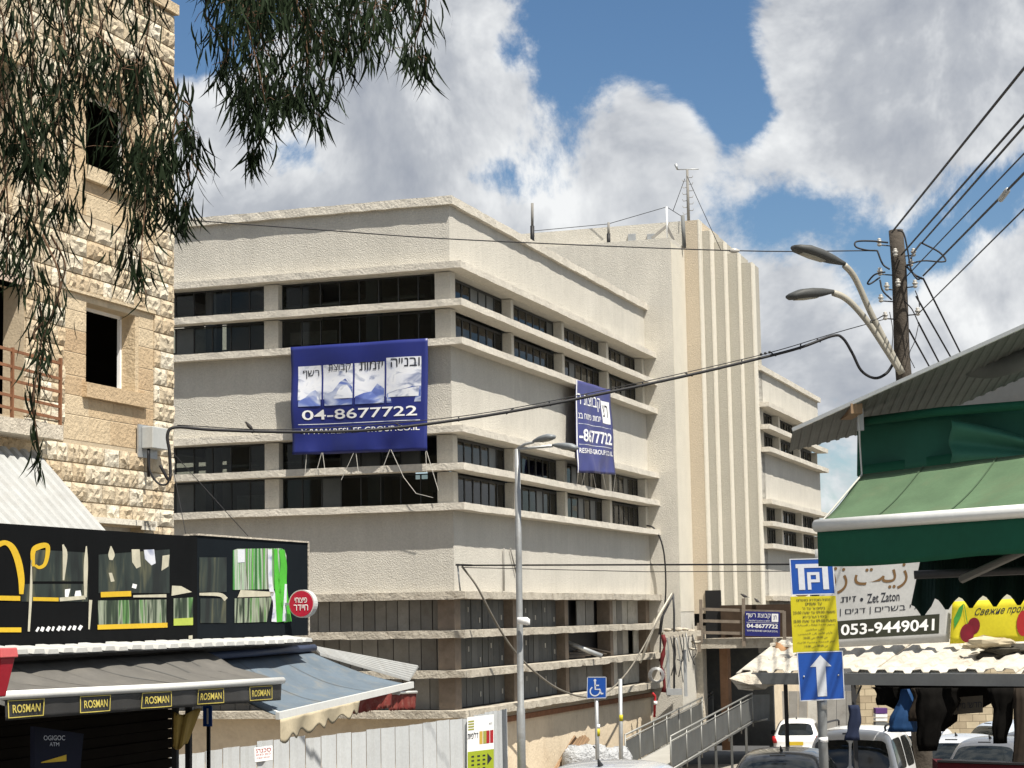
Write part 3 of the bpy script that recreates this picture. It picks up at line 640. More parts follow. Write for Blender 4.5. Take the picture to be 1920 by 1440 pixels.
# ------------------------------------------------------------------ stone house on the left
SX = G(324, 700, 38).x; SE = 34.06
ST = Thing('stone_house', 'old house of rough yellow limestone blocks with empty dark windows', 'building', (SX, SE, gz(37)))
M['mortar'] = mat('mortar', (.46, .38, .27), .95, var=.15, vs=3, bump=.4, bs=25)
def stone_mat(name, c0, c1, c2):
    m = mat(name, c0, .95, var=.14, vs=5, bump=.9, bs=16, dist=.03, fine=.10); nt = m.node_tree; p = nt.nodes['Principled BSDF']
    src = p.inputs['Base Color'].links[0].from_socket
    oi = nt.nodes.new('ShaderNodeObjectInfo'); r = nt.nodes.new('ShaderNodeValToRGB'); nt.links.new(oi.outputs['Random'], r.inputs[0])
    k = Vector(c0); e = r.color_ramp.elements; e[0].color = (*[a / b for a, b in zip(c1, k)], 1); e[1].color = (*[a / b for a, b in zip(c2, k)], 1)
    x = e.new(.5); x.color = (1, 1, 1, 1)
    mx = nt.nodes.new('ShaderNodeVectorMath'); mx.operation = 'MULTIPLY'; nt.links.new(src, mx.inputs[0]); nt.links.new(r.outputs[0], mx.inputs[1]); nt.links.new(mx.outputs[0], p.inputs['Base Color']); return m
M['rock'] = stone_mat('rock', (.50, .425, .31), (.58, .525, .42), (.43, .335, .22))
M['ashlar'] = stone_mat('ashlar', (.50, .385, .245), (.55, .45, .31), (.43, .31, .19))
def rock_mesh(seed):
    rnd = random.Random(seed); nu, nv = 6, 4; b = B()
    for j in range(nv + 1):
        for i in range(nu + 1):
            e = (i in (0, nu)) or (j in (0, nv)); y = (i / nu - .5) * .97; z = (j / nv - .5) * .93
            x = .03 if e else .038 + .045 * rnd.random()
            if not e: y += rnd.uniform(-.04, .04); z += rnd.uniform(-.06, .06)
            b.v.append((x, y, z))
    for j in range(nv):
        for i in range(nu):
            a = j * (nu + 1) + i; q = (a, a + 1, a + nu + 2, a + nu + 1)
            b.f += [(q[0], q[1], q[2]), (q[0], q[2], q[3])] if rnd.random() < .5 else [(q[0], q[1], q[3]), (q[1], q[2], q[3])]
    n = len(b.v); b.v += [(-.04, s * .485, t * .465) for s, t in ((-1, -1), (1, -1), (1, 1), (-1, 1))]
    c = [0, nu, nv * (nu + 1) + nu, nv * (nu + 1)]
    rim = [list(range(0, nu + 1)), [j * (nu + 1) + nu for j in range(nv + 1)], [nv * (nu + 1) + i for i in range(nu, -1, -1)], [j * (nu + 1) for j in range(nv, -1, -1)]]
    for k in range(4): b.f.append(tuple(rim[k]) + (n + (k + 1) % 4, n + k))
    me = b.mesh('stone'); me.materials.append(M['rock']); return me
ROCKS = [rock_mesh(i) for i in range(14)]
def ash_mesh():
    me = B().prism([(-.04, -.5, -.5), (.0, -.5, -.5), (.006, -.49, -.48), (.006, -.49, .48), (.0, -.5, .5), (-.04, -.5, .5)], (0, 1, 0)).mesh('ashlar_block'); me.materials.append(M['ashlar']); return me
ASH = ash_mesh()
H = .33; Z0 = 2.10; ZT = 13.36
OPEN = [(30.84, 32.72, 5.84, 7.26), (30.79, 32.72, 9.70, 11.12), (24.5, 28.86, 5.05, 7.25), (24.5, 28.55, 8.75, 10.95), (30.75, 32.9, 2.1, 3.38)]
PAN = [(30.11, 33.28, 4.80, 7.38), (30.11, 33.28, 8.80, 11.3)]
ys = sorted({24.5, SE} | {y for o in OPEN for y in o[:2]}); zs = sorted({-2.6, ZT} | {z for o in OPEN for z in o[2:]})
wb = B()
for y0, y1 in zip(ys, ys[1:]):
    for z0, z1 in zip(zs, zs[1:]):
        if any(o[0] < (y0 + y1) / 2 < o[1] and o[2] < (z0 + z1) / 2 < o[3] for o in OPEN): continue
        wb.box(SX - .40, SX, y0, y1, z0, z1)
ST.add('wall', wb, M['mortar'])
ST.add('wall', B().box(SX - 9, SX - .41, SE - .4, SE, -2.6, ZT), M['mortar']); ST.add('wall', B().box(SX - 9, SX - .41, 24.3, 24.5, -2.6, ZT), M['mortar']); ST.add('roof', B().box(SX - 9, SX - .41, 24.5, SE - .41, 12.7, 12.9), M['interior'])
for z in (4.35, 8.3): ST.add('floor_slab', B().box(SX - 8, SX - .41, 24.5, SE - .41, z, z + .2), M['interior'])
ST.add('inner_wall', B().box(SX - 3.6, SX - 3.4, 24.5, SE - .41, 2, 12.7), M['shade_dk']); ST.add('inner_wall', B().box(SX - 3.4, SX - .41, SE - .75, SE - .6, 2, 12.7), M['shade_dk'])  # walls coloured near black so that the rooms look unlit
ST.add('parapet', B().box(SX - .5, SX + .10, 24.5, SE + .06, ZT, ZT + .20), M['ashlar'])
stones = []
def free(y0, y1, z0, z1, rects): return not any(y0 < r[1] - .01 and y1 > r[0] + .01 and z0 < r[3] - .01 and z1 > r[2] + .01 for r in rects)
k = 0; z = Z0
while z < ZT - .1:
    y = 27.6 - random.uniform(0, .4)
    segs = []
    h = min(H, ZT - z)
    while y < SE - .05:
        w = random.uniform(.30, .60); w = w if SE - (y + w) > .22 else SE - y
        segs.append((y, y + w)); y += w
    for (a, b) in segs:
        parts = [(a, b)]
        for r in PAN + OPEN:
            if z < r[3] - .02 and z + h > r[2] + .02:
                nn = []
                for (p, q) in parts:
                    if q <= r[0] or p >= r[1]: nn.append((p, q)); continue
                    if p < r[0]: nn.append((p, r[0]))
                    if q > r[1]: nn.append((r[1], q))
                parts = nn
        for p, q in parts:
            if q - p > .1: stones.append((p, q, z, h))
    z += h
random.shuffle(stones)
vis = [s for s in stones if s[1] > 28.0 and s[2] > 2.9]; vis.sort(key=lambda s: -(s[1] - s[0]))
for i, (p, q, z, h) in enumerate(vis[:300]):
    ST.inst('stone', random.choice(ROCKS), (SX, (p + q) / 2, z + h / 2), (random.uniform(.75, 1.15), q - p, h))
rest = B()
for (p, q, z, h) in vis[300:] + [s for s in stones if not (s[1] > 28.0 and s[2] > 2.9)]:
    me = random.choice(ROCKS); n = len(rest.v)
    rest.v += [(SX + v.co.x, (p + q) / 2 + v.co.y * (q - p), z + h / 2 + v.co.z * h) for v in me.vertices]; rest.f += [tuple(n + i for i in f.vertices) for f in me.polygons]
ST.add('small_stones', rest, M['rock'], kind='stuff')
for (y0, y1, z0, z1), op in zip(PAN, OPEN[:2]):
    z = z0
    while z < z1 - .05:
        h = min(random.choice((.34, .40, .44)), z1 - z); h = h if z1 - z - h > .15 else z1 - z
        cuts = [y0, op[0], op[1], y1] if (z < op[3] and z + h > op[2]) else [y0, y0 + random.uniform(.5, .9), y0 + random.uniform(1.4, 1.8), y0 + random.uniform(2.2, 2.6), y1]
        for a, b in zip(cuts, cuts[1:]):
            za, zb = z, z + h
            if a == op[0] and b == op[1]:
                if z < op[2]: zb = op[2]
                elif z + h > op[3] and z < op[3]: za = op[3]
                else: continue
                if zb - za < .05: continue
            ST.inst('ashlar_block', ASH, (SX, (a + b) / 2, (za + zb) / 2), (1, b - a - .012, zb - za - .012))
        z += h
    ST.add('lintel_strip', B().box(SX - .02, SX + .06, y0, y1, z1, z1 + .05), M['ashlar'])
    w = ST.add('window', B().box(SX - .40, SX - .36, op[0], op[0] + .02, op[2], op[3]), M['frame'])
    fr = B()
    for a, b, c, d in ((op[0], op[0] + .05, op[2], op[3]), (op[1] - .18, op[1] - .12, op[2], op[3]), (op[0], op[1] - .12, op[2], op[2] + .05), (op[0], op[1] - .12, op[3] - .05, op[3])): fr.box(SX - .34, SX - .28, a, b, c, d)
    ST.add('frame', fr, M['white'], parent=w)
    ST.add('sill', B().box(SX - .25, SX + .10, op[0] - .12, op[1] + .22, op[2] - .26, op[2] - .004), M['ashlar'], parent=w)
    ST.add('jamb', B().box(SX - .36, SX - .002, op[1] - .12, op[1] + .01, op[2], op[3]), M['ashlar'], parent=w)
ST.add('lintel', B().box(SX - .1, SX + .14, 29.9, 33.2, 3.40, 3.50), M['paint_white'])
ST.add('shutter', B().box(SX - .30, SX - .25, 30.75, 32.9, 2.1, 3.38), M['panel_white'])
ST.add('balcony_slab', B().box(SX - .4, SX + .55, 24.5, 29.2, 4.68, 4.92), M['rubble'])
ST.add('balcony_wall', B().box(SX - 1.2, SX - 1.1, 24.5, 28.85, 4.92, 5.85), M['pink_wall'])
ST.add('balcony_white_box', B().box(SX - 3.0, SX - 2.9, 27.3, 28.4, 6.1, 6.9), M['paint_white'])  # white object standing inside the balcony opening
for z in (5.05, 5.25, 5.50, 5.72, 5.98): ST.add('rail', B().bar((SX + .5, 24.5, z + .12), (SX + .5, 29.2, z - .02), .03, .045), M['rust'])
for y in (26.2, 27.7, 29.15): ST.add('rail_post', B().box(SX + .48, SX + .53, y, y + .04, 4.92, 6.05), M['rust'])
ST.add('lintel', B().box(SX - .1, SX + .1, 24.5, 28.75, 10.95, 11.12), M['ashlar']); ST.add('lintel', B().box(SX - .3, SX + .02, 24.5, 28.85, 7.25, 7.5), M['pink_wall'])
pq = Thing('wall_plaque', 'small cream plaque with dark lettering low on the stone house corner', 'sign', pl(268, 996, 0, SX + .14))
f_ = lambda px, py, o=.14: pl(px, py, 0, SX + o)
pq.add('plate', B().prism([f_(267, 976), f_(292, 978), f_(292, 995), f_(267, 993)], (-.03, 0, 0)), M['paint_white'])
pq.add('lettering', text_on('Перпе', flat(f_(270, 989, .15), f_(290, 991, .15) - f_(270, 989, .15), Vector((0, 0, .10))), 0, 1, 0, 1), M['wood_old'])
# junction box with its cables
eb_ = Thing('junction_box', 'grey metal junction box on the stone house corner with black cables', 'electrical box', pl(285, 850, 0, SX + .1))
bx = pl(285, 825, 0, SX + .12)
eb_.add('case', B().box(SX + .07, SX + .30, bx.y - .30, bx.y + .32, 4.82, 5.22), mat('box_grey', (.42, .43, .42), .6, var=.1), bevel=.015)
eb_.add('back_plate', B().box(SX + .04, SX + .07, bx.y - .42, bx.y + .30, 4.66, 5.26), M['galv'])
eb_.add('conduit', B(True).tube([(SX + .16, bx.y - .2, 4.82), (SX + .16, bx.y - .2, 4.3)], .03, 6), M['cable'])

# ------------------------------------------------------------------ shop block with the black fascia
KX = G(577, 1100, 33).x
SHP = Thing('shop_block', 'single storey shop with a dark interior under the long black sign', 'shop', (KX, 30.2, gz(31)))
gz0 = gz(24) - .5
SHP.add('roof', B().box(SX + .1, KX - .25, 19, 30.2, 2.55, 2.7), M['rubble'])
SHP.add('back_wall', B().box(SX + .1, SX + .2, 16, 26.5, gz0, 2.55), M['wood_old']); SHP.add('side_wall', B().box(SX + .2, KX - .56, 26.35, 26.55, gz0 - .6, 2.55), M['shade_dk'])
rs = B()
for i in range(26): rs.box(KX - .55, KX - .5 + .02 * (i % 2), 20, 26.55, gz0 + i * .14, gz0 + i * .14 + .13)
SHP.add('roller_shutter', rs, M['shade_dk'], kind='stuff')
SHP.add('box_beam', B().box(KX - .5, KX - .02, 19, 30.3, 1.16, 1.36), M['black'])
def corr(fn, n, seg, depth, t, dirv):            # trapezoid-ribbed sheet: fn(u,v), ribs across u
    prof = [(0, 0), (.30, 0), (.42, 1), (.88, 1), (1, 0)]; dv = Vector(dirv) * depth; b = B(); us = []
    for i in range(n):
        for (p, h) in prof[:-1]: us.append(((i + p) / n, h))
    us.append((1, 0)); m = len(us)
    for j in range(seg + 1):
        for (u, h) in us: b.v.append(tuple(Vector(fn(u, j / seg)) + dv * h))
    for j in range(seg):
        for i in range(m - 1): b.f.append((j * m + i, j * m + i + 1, (j + 1) * m + i + 1, (j + 1) * m + i))
    N = len(b.v); tv = Vector(t)
    b.v += [tuple(Vector(p) + tv) for p in b.v[:N]]; b.f += [tuple(i + N for i in f[::-1]) for f in b.f[:]]
    for i in range(m - 1): b.f.append((i, i + 1, N + i + 1, N + i)); q = seg * m; b.f.append((q + i, q + i + 1, N + q + i + 1, N + q + i))
    return b
M['white_sun'] = mat('white_metal_sunlit', (.36, .365, .355), .6, spec=.15, var=.10, vs=2, streak=.1, dirt=.3, dcol=(.27, .24, .2))
M['white_metal'] = mat('white_metal', (.47, .47, .45), .6, spec=.2, var=.10, vs=2, rnd=.04, dirt=.25, dcol=(.5, .45, .38))
M['white_metal_d'] = mat('white_metal_dirty', (.46, .43, .37), .7, spec=.2, var=.22, vs=2.5, streak=.15, dirt=.6, dcol=(.20, .15, .10))
wob = [jit(.03) for i in range(200)]
RC = Thing('ribbed_canopy', 'narrow white ribbed metal canopy running under the black sign', 'canopy', (KX, 29.4, 1.3))
RC.add('sheet', B().prism([(KX + .02, 19.5, 1.345), (KX + .42, 19.5, 1.295), (KX + .42, 29.5, 1.295), (KX + .02, 29.5, 1.345)], (0, 0, -.015)), M['black'])  # black sheet stands in for the shade in the valleys between ribs
RIB = B().prism([(-.2, -.5, 0), (.2, -.5, -.05), (.2, -.40, .012), (-.2, -.40, .062)], (0, 0, 0.0001)); RIB = B(); RIB.v = [(-.2, -.5, 0), (-.2, -.38, .055), (-.2, .38, .055), (-.2, .5, 0), (.2, -.5, -.05), (.2, -.38, .005), (.2, .38, .005), (.2, .5, -.05)]; RIB.f = [(0, 1, 5, 4), (1, 2, 6, 5), (2, 3, 7, 6), (0, 3, 2, 1), (4, 5, 6, 7), (0, 4, 7, 3)]
RIB = RIB.mesh('rib'); RIB.materials.append(M['white_metal'])
for k in range(29): RC.inst('rib', RIB, (KX + .22 + jit(.01), 19.7 + k * .345, 1.35 + jit(.008)), (1, .27 + jit(.02), 1), jit(.05))
single('roof_sheet', 'white corrugated metal roof sheet sloping below the stone house balcony', 'roof sheet',
       corr(lambda u, v: Vector((SX + .15, 20 + u * 9.0, 4.46)).lerp(Vector((SX + 1.9, 20.2 + u * 8.1, 3.02)), v), 30, 3, .06, (0, 0, -.01), (.5, 0, .8)), M['white_sun'], (SX + .2, 24, 4))
FS = Thing('shop_fascia_sign', 'long black shop sign with yellow and green printed lettering above the awnings', 'shop sign', (KX, 30.28, 1.4))
M['fascia'] = mat('fascia_black', (.006, .0065, .007), .8, spec=.06, var=.15, vs=2, streak=.15)
M['fascia2'] = mat('fascia_navy', (.008, .011, .014), .8, spec=.06, var=.15, vs=2)
ym = pl(370, 1010, 0, KX).y
FS.add('panel', B().box(KX - .2, KX, 18.5, ym - .006, 1.39, 2.88), M['fascia']); FS.add('panel', B().box(KX - .2, KX - .004, ym + .006, 30.28, 1.40, 2.90), M['fascia2'])
FS.add('edge_strip', B().box(KX - .22, KX + .015, ym, 30.3, 2.90, 2.925), M['rubble'])
FS.add('edge_strip', B().box(KX - .05, KX + .015, 30.282, 30.31, 1.40, 2.90), M['rubble'])
M['yel'] = mat('sign_yellow', (.62, .40, .02), .5, var=.12, vs=3); M['gre'] = mat('sign_green', (.07, .42, .03), .5, var=.2, vs=3); M['pale'] = mat('sign_pale', (.50, .47, .36), .5, var=.2, vs=5)
M['photo1'] = smudge('print_food', [(.30, (.012, .018, .014)), (.45, (.04, .06, .035)), (.55, (.30, .33, .25)), (.62, (.09, .22, .06)), (.72, (.02, .03, .02))], 7, .8)
M['photo2'] = smudge('print_green', [(.28, (.02, .04, .02)), (.42, (.06, .26, .05)), (.52, (.45, .50, .42)), (.6, (.10, .10, .07)), (.7, (.10, .40, .06))], 9, .5)
M['photo3'] = smudge('print_dark', [(.35, (.012, .015, .014)), (.52, (.025, .035, .03)), (.64, (.09, .09, .055)), (.75, (.02, .03, .03))], 4, .9)
def kx(px, py, o=.006): return pl(px, py, 0, KX + o)
def kpoly(name, pts, m, o=.006): FS.add(name, B().prism([kx(p[0], p[1], o) for p in pts], (-.004, 0, 0)), m)
def kstroke(name, pts, w, m, o=.008):           # painted brush stroke of changing width
    if len(pts) > 2:
        ws = w if isinstance(w, (list, tuple)) else [w] * len(pts); sm = smoothpts([(p[0], p[1], q) for p, q in zip(pts, ws)], 6); pts = [(v.x, v.y) for v in sm]; w = [max(1, v.z) for v in sm]
    L_ = []; R_ = []
    for i, (x, y) in enumerate(pts):
        a = pts[max(i - 1, 0)]; b = pts[min(i + 1, len(pts) - 1)]; d = math.hypot(b[0] - a[0], b[1] - a[1]) or 1
        ww = w[i] if isinstance(w, (list, tuple)) else w; nx, ny = -(b[1] - a[1]) / d * ww / 2, (b[0] - a[0]) / d * ww / 2
        L_.append((x + nx, y + ny)); R_.append((x - nx, y - ny))
    b = B(); n = len(pts)
    b.v = [tuple(kx(*p, o)) for p in L_ + R_]; b.f = [(i, i + 1, n + i + 1, n + i) for i in range(n - 1)]; FS.add(name, b, m)
kpoly('print', [(40, 1095), (165, 1095), (165, 1128), (40, 1128)], M['photo3'], .004); kpoly('print', [(62, 1030), (160, 1036), (160, 1090), (62, 1090)], M['photo3'], .004)
kpoly('print', [(185, 1040), (318, 1030), (318, 1112), (185, 1112)], M['photo3'], .004); kpoly('print', [(184, 1126), (312, 1124), (312, 1170), (184, 1172)], M['photo1'], .004)
kpoly('print', [(374, 1045), (425, 1045), (425, 1110), (374, 1110)], M['photo3'], .004); kpoly('print', [(376, 1122), (424, 1122), (424, 1168), (376, 1168)], M['photo3'], .004)
kstroke('letter', [(-14, 1080), (-12, 1030), (0, 1020), (12, 1018), (24, 1028), (34, 1052), (40, 1085), (40, 1114)], [10, 12, 10, 9, 12, 13, 12, 8], M['yel'])
kstroke('letter', [(-14, 1121), (38, 1122)], 9, M['yel']); kstroke('letter', [(-14, 1181), (40, 1181)], 9, M['yel'])
kstroke('letter', [(62, 1062), (62, 1035), (70, 1026), (88, 1023), (89, 1040), (84, 1058), (74, 1064), (66, 1060)], [7, 9, 11, 9, 8, 7, 6, 5], M['yel'])
kstroke('letter', [(59, 1050), (58, 1110), (54, 1184)], [2, 5, 4], M['pale']); kstroke('letter', [(162, 1024), (161, 1060), (160, 1120)], [2, 8, 5], M['pale']); kstroke('letter', [(170, 1125), (167, 1180)], [6, 3], M['pale'])
kstroke('letter', [(118, 1021), (122, 1040), (119, 1088)], [3, 9, 3], M['pale']); kstroke('letter', [(62, 1123), (110, 1124)], 7, M['yel']); kstroke('letter', [(112, 1124), (160, 1120)], 7, M['pale'])
kpoly('letter', [(122, 1105), (132, 1104), (128, 1120), (122, 1119)], M['white']); kpoly('letter', [(142, 1108), (151, 1107), (153, 1118), (140, 1118)], M['white'])
kstroke('letter', [(208, 1024), (209, 1040), (208, 1050)], [2, 12, 6], M['pale']); kpoly('letter', [(204, 1074), (210, 1074), (215, 1090), (208, 1091)], M['pale'])
kpoly('letter', [(247, 1030), (262, 1030), (264, 1062), (256, 1066), (248, 1054)], M['pale']); kpoly('letter', [(270, 1031), (289, 1030), (292, 1056), (284, 1060), (272, 1048)], M['snow'])
kpoly('letter', [(305, 1042), (318, 1040), (316, 1062), (303, 1070)], M['pale']); kstroke('letter', [(248, 1098), (256, 1100)], 8, M['white'])
kstroke('letter', [(189, 1115), (246, 1113)], 10, M['yel']); kstroke('letter', [(250, 1118), (312, 1117)], [4, 6], M['pale']); kstroke('letter', [(183, 1176), (314, 1172)], 9, M['yel'])
kpoly('letter', [(323, 1098), (340, 1099), (360, 1110), (322, 1117)], M['pale']); kpoly('print', [(326, 1122), (362, 1120), (362, 1172), (326, 1172)], M['photo1'], .005); kpoly('letter', [(326, 1160), (362, 1158), (362, 1172), (326, 1173)], mat('sign_lime', (.42, .50, .08), .5, var=.15), .008)
kstroke('letter', [(374, 1114), (412, 1115), (424, 1124)], [5, 7, 9], M['pale'])
kpoly('print', [(437, 1032), (446, 1029), (528, 1028), (534, 1032), (537, 1042), (537, 1104), (437, 1106)], M['photo2'], .004)
kpoly('letter', [(446, 1030), (459, 1030), (459, 1054), (446, 1055)], M['snow'], .008); kpoly('letter', [(452, 1106), (514, 1110), (512, 1118), (446, 1120)], M['pale'], .008)
kpoly('print', [(440, 1122), (510, 1120), (500, 1166), (440, 1168)], M['photo1'], .005)
kstroke('letter', [(506, 1030), (508, 1100), (518, 1130), (516, 1166)], [8, 8, 12, 14], M['snow'], .008); kstroke('letter', [(517, 1030), (519, 1080), (526, 1166)], [6, 9, 14], M['gre'], .010); kstroke('letter', [(528, 1031), (532, 1060), (530, 1100), (540, 1166)], [10, 12, 16, 14], M['gre'], .010); kstroke('letter', [(536, 1095), (533, 1165)], [4, 7], M['snow'], .012)
FS.add('lettering', text_on('FRESH MARKET', lambda u, v: kx(66 + u * 88, 1184 - v * 8 - u * 3, .01), 0, 1, 0, 1, .02), M['white']) if False else None
for i in range(9): kstroke('letter', [(68 + i * 10, 1184 - i * .4), (68 + i * 10 + (3 if i % 2 else 5), 1176 - i * .4)], 6 if i % 3 else 4, M['white'])
kpoly('letter', [(354, 1192), (361, 1191), (361, 1198), (354, 1199)], M['pale'])
# round red sign
rs_ = Thing('round_sign', 'round red projecting shop sign with white Hebrew lettering at the end of the black sign', 'sign', kx(563, 1160, .2))
cc = pl(565, 1132, 1, 29.3); 
def disc(b, c, r, y0, y1, n=32):
    P = [(c.x + r * math.cos(2 * math.pi * i / n), y0, c.z + r * math.sin(2 * math.pi * i / n)) for i in range(n)]; return b.prism(P, (0, y1 - y0, 0))
rr = .22
rs_.add('drum', disc(B(), cc, rr, 29.3, 29.45), M['white_metal']); rs_.add('face', disc(B(), cc, rr * .92, 29.29, 29.3), mat('sign_red', (.40, .012, .035), .4, var=.05))
fr_ = flat((cc.x - rr, 29.282, cc.z - rr), (2 * rr, 0, 0), (0, 0, 2 * rr))
rs_.add('lettering', text_on(heb('פיצוחי'), fr_, .26, .74, .54, .72, .01), M['white']); rs_.add('lettering', text_on(heb('חיידר'), fr_, .22, .78, .26, .47, .015), M['white'])
rs_.add('bracket', B().box(KX - .1, cc.x - rr + .03, 29.36, 29.4, cc.z - .02, cc.z + .02), M['steel'])

# ------------------------------------------------------------------ awnings
M['crease_seam'] = mat('awning_crease', (.085, .085, .08), .9)  # dark ribbons paint the shade of creases onto the shop awnings
def awning(name, lab, t0, t1, f0, f1, m, sag=.06, folds=7, nu=40, fold_amp=.02):
    t0, t1, f0, f1 = map(Vector, (t0, t1, f0, f1)); t = Thing(name, lab, 'awning', (f0 + f1) / 2 - Vector((0, 0, .3)))
    def fn(u, v):
        p = t0.lerp(t1, u).lerp(f0.lerp(f1, u), v)
        d = u - v * .12
        p.z -= sag * math.sin(math.pi * v) * (.8 + .3 * math.sin(u * 5)) + fold_amp * abs(math.sin(folds * d * math.pi)) ** 6 * math.sin(math.pi * min(1, v * 1.05)) - .01 * mnoise.noise(Vector((u * 6, v * 3, folds)))
        return p
    t.fn = fn; t.add('canopy', B(True).surf(fn, nu, 12, (0, 0, -.008)), m)
    for k in range(1, folds): t.add('crease_seam', B(True).surf(lambda a, v: fn(k / folds + .003 * a + .10 * (v - .5) + .02 * math.sin(v * 4 + k), v) + Vector((0, 0, .006)), 1, 14), M['crease_seam'])
    return t
M['awn_grey'] = mat('awning_grey', (.105, .099, .089), .85, var=.18, vs=1.5, streak=.1, fine=.05, dirt=.25, dcol=(.2, .18, .15))
M['awn_valance'] = mat('awning_valance', (.035, .034, .033), .5, var=.2, vs=3); M['alu'] = mat('aluminium', (.70, .70, .67), .4, .2, var=.06)
M['gold'] = mat('gold_print', (.55, .45, .10), .5, var=.1)
fx_ = -12.2
A0 = pl(10, 1303, 0, fx_); A1 = pl(528, 1276, 0, fx_); T0 = pl(30, 1242, 0, -13.55); T1 = pl(375, 1219, 0, -13.55)
RA = awning('rosman_awning', 'x', Vector((-13.55, A0.y, T0.z)), Vector((-13.55, T1.y + .1, T1.z)), A0, A1, M['awn_grey'], .06, 9, nu=90, fold_amp=.05)
RA.o.name = 'shop_awning'; tag(RA.o, 'dusty grey shop awning whose black valance carries gold lettering')
RA.add('front_bar', B(True).tube([A0 + Vector((0, -.3, 0)), A0.lerp(A1, .55) + Vector((0, 0, -.01)), A1 + Vector((0, .03, 0))], .05, 12), M['alu'])
def val(u, v, off=0.0):
    p = A0.lerp(A1, u); p.z += -.04 - (1 - v) * .235; p.x += .012 * math.sin(u * 55) * (1 - v) + .012 * math.sin(u * 23 + 2) * (1 - v) + off; return p
RA.add('valance', B(True).surf(lambda u, v: val(u, v), 110, 5, (-.008, 0, 0)), M['awn_valance'])
for (a, b) in ((12, 82), (148, 206), (265, 320), (370, 418), (466, 509)):
    ua = (pl(a, 1320, 0, fx_).y - A0.y) / (A1.y - A0.y); ub = (pl(b, 1320, 0, fx_).y - A0.y) / (A1.y - A0.y); w = (ub - ua)
    for (p, q, r, s) in ((ua, ub, .10, .14), (ua, ub, .87, .91), (ua, ua + w * .025, .14, .87), (ub - w * .025, ub, .14, .87)): RA.add('emblem_border', B().surf(lambda x, y: val(p + (q - p) * x, r + (s - r) * y, .014), 6, 1), M['gold'])
    RA.add('lettering', text_on('ROSMAN', lambda x, y: val(x, y, .014), ua + w * .12, ub - w * .10, .32, .70, .01), M['gold'])
for y in (A0.y + .6, A1.y - .3): RA.add('arm', B().bar((-13.55, y, T1.z - .22), (fx_ - .05, y, A1.z - .10), .05, .05), M['alu'])
M['awn_blue'] = mat('awning_blue', (.105, .135, .165), .85, var=.18, vs=1.8, fine=.05, dirt=.6, dcol=(.19, .18, .155)); M['canvas'] = mat('canvas_beige', (.42, .36, .25), .9, var=.2, vs=3, dirt=.3)
bx_ = -12.1
E0 = pl(522, 1342, 0, bx_); E1 = pl(772, 1284, 0, bx_); BT0 = Vector((-13.55, E0.y + .3, 1.09)); BT1 = pl(582, 1222, 0, -13.55)
BA = awning('shop_awning', 'faded blue canvas awning with a tilted white bar and torn beige valance', BT0, BT1, E0, E1, M['awn_blue'], .12, 3, nu=70, fold_amp=.06)
d_ = (E1 - E0).normalized()
BA.add('front_bar', B().bar(E0 - d_ * .03, E1 + d_ * .02, .06, .10), M['alu'])
BA.add('roller_tube', B(True).tube([BT0 + Vector((.02, -.3, .05)), BT1 + Vector((.02, .1, .06))], .06, 10), mat('roller_navy', (.04, .055, .10), .5))
BA.add('valance', B(True).surf(lambda u, v: E0.lerp(E1, u * .56) + Vector((.04 * math.sin(u * 17) * (1 - v) + .03, 0, -.05 - (1 - v) * (.30 + .05 * math.sin(u * 40) - .14 * u))), 50, 6, (-.008, 0, 0)), M['canvas'])
BA.add('arm', B().bar((-13.5, E0.y + .7, .7), (bx_ - .05, E0.y + .2, E0.z), .05, .06), M['alu'])
BA.add('arm', B().bar((-13.5, E1.y - .7, .75), (bx_ - .05, E1.y - .4, E1.z - .12), .05, .06), M['alu'])
# lean-to roof and torn red awning beyond
q = [W(586, 1214, 42), W(785, 1250, 48.2), W(768, 1277, 47), W(600, 1228, 41.5)]; q = [g(v) for v in q]
single('lean_to_roof', 'small white corrugated lean-to roof behind the blue awning', 'roof sheet', corr(lambda u, v: q[0].lerp(q[3], u).lerp(q[1].lerp(q[2], u), v), 7, 3, .05, (0, 0, -.012), (0, 0, 1)), M['white_sun'], q[2])
M['redcloth'] = mat('red_cloth', (.16, .028, .022), .85, var=.3, vs=4, dirt=.3, dcol=(.32, .24, .18))
def redaw(name, lab, a, b, Yd, drop, bar):
    t = Thing(name, lab, 'awning', g(W(a[0], a[1] + 30, Yd))); p = g(W(*a, Yd)); q = g(W(*b, Yd + 1.2))
    t.add('valance', B(True).surf(lambda u, v: p.lerp(q, u) + Vector((.03 * math.sin(u * 30) * (1 - v), 0, -(1 - v) * (drop + .04 * abs(math.sin(u * 40))))), 40, 5, (.008, .008, 0)), M['redcloth'])
    k = Vector((-.9, .3, .30)); t.add('canopy', B(True).surf(lambda u, v: p.lerp(q, u) + k * v - Vector((0, 0, .05 * math.sin(v * 3.1) * (1 + .6 * math.sin(u * 25)))), 20, 6, (0, 0, -.008)), M['redcloth'])
    if bar: t.add('front_bar', B(True).tube([p + Vector((.02, -.02, .03)), q + Vector((.02, -.02, .03))], .035, 8), M['alu'])
redaw('torn_awning', 'torn red awning hanging below the bar of the blue awning', (648, 1306), (735, 1292), 45, .38, False)
redaw('torn_awning', 'short dirty red awning with a white bar next to the lean-to roof', (728, 1302), (780, 1300), 46.5, .34, True)

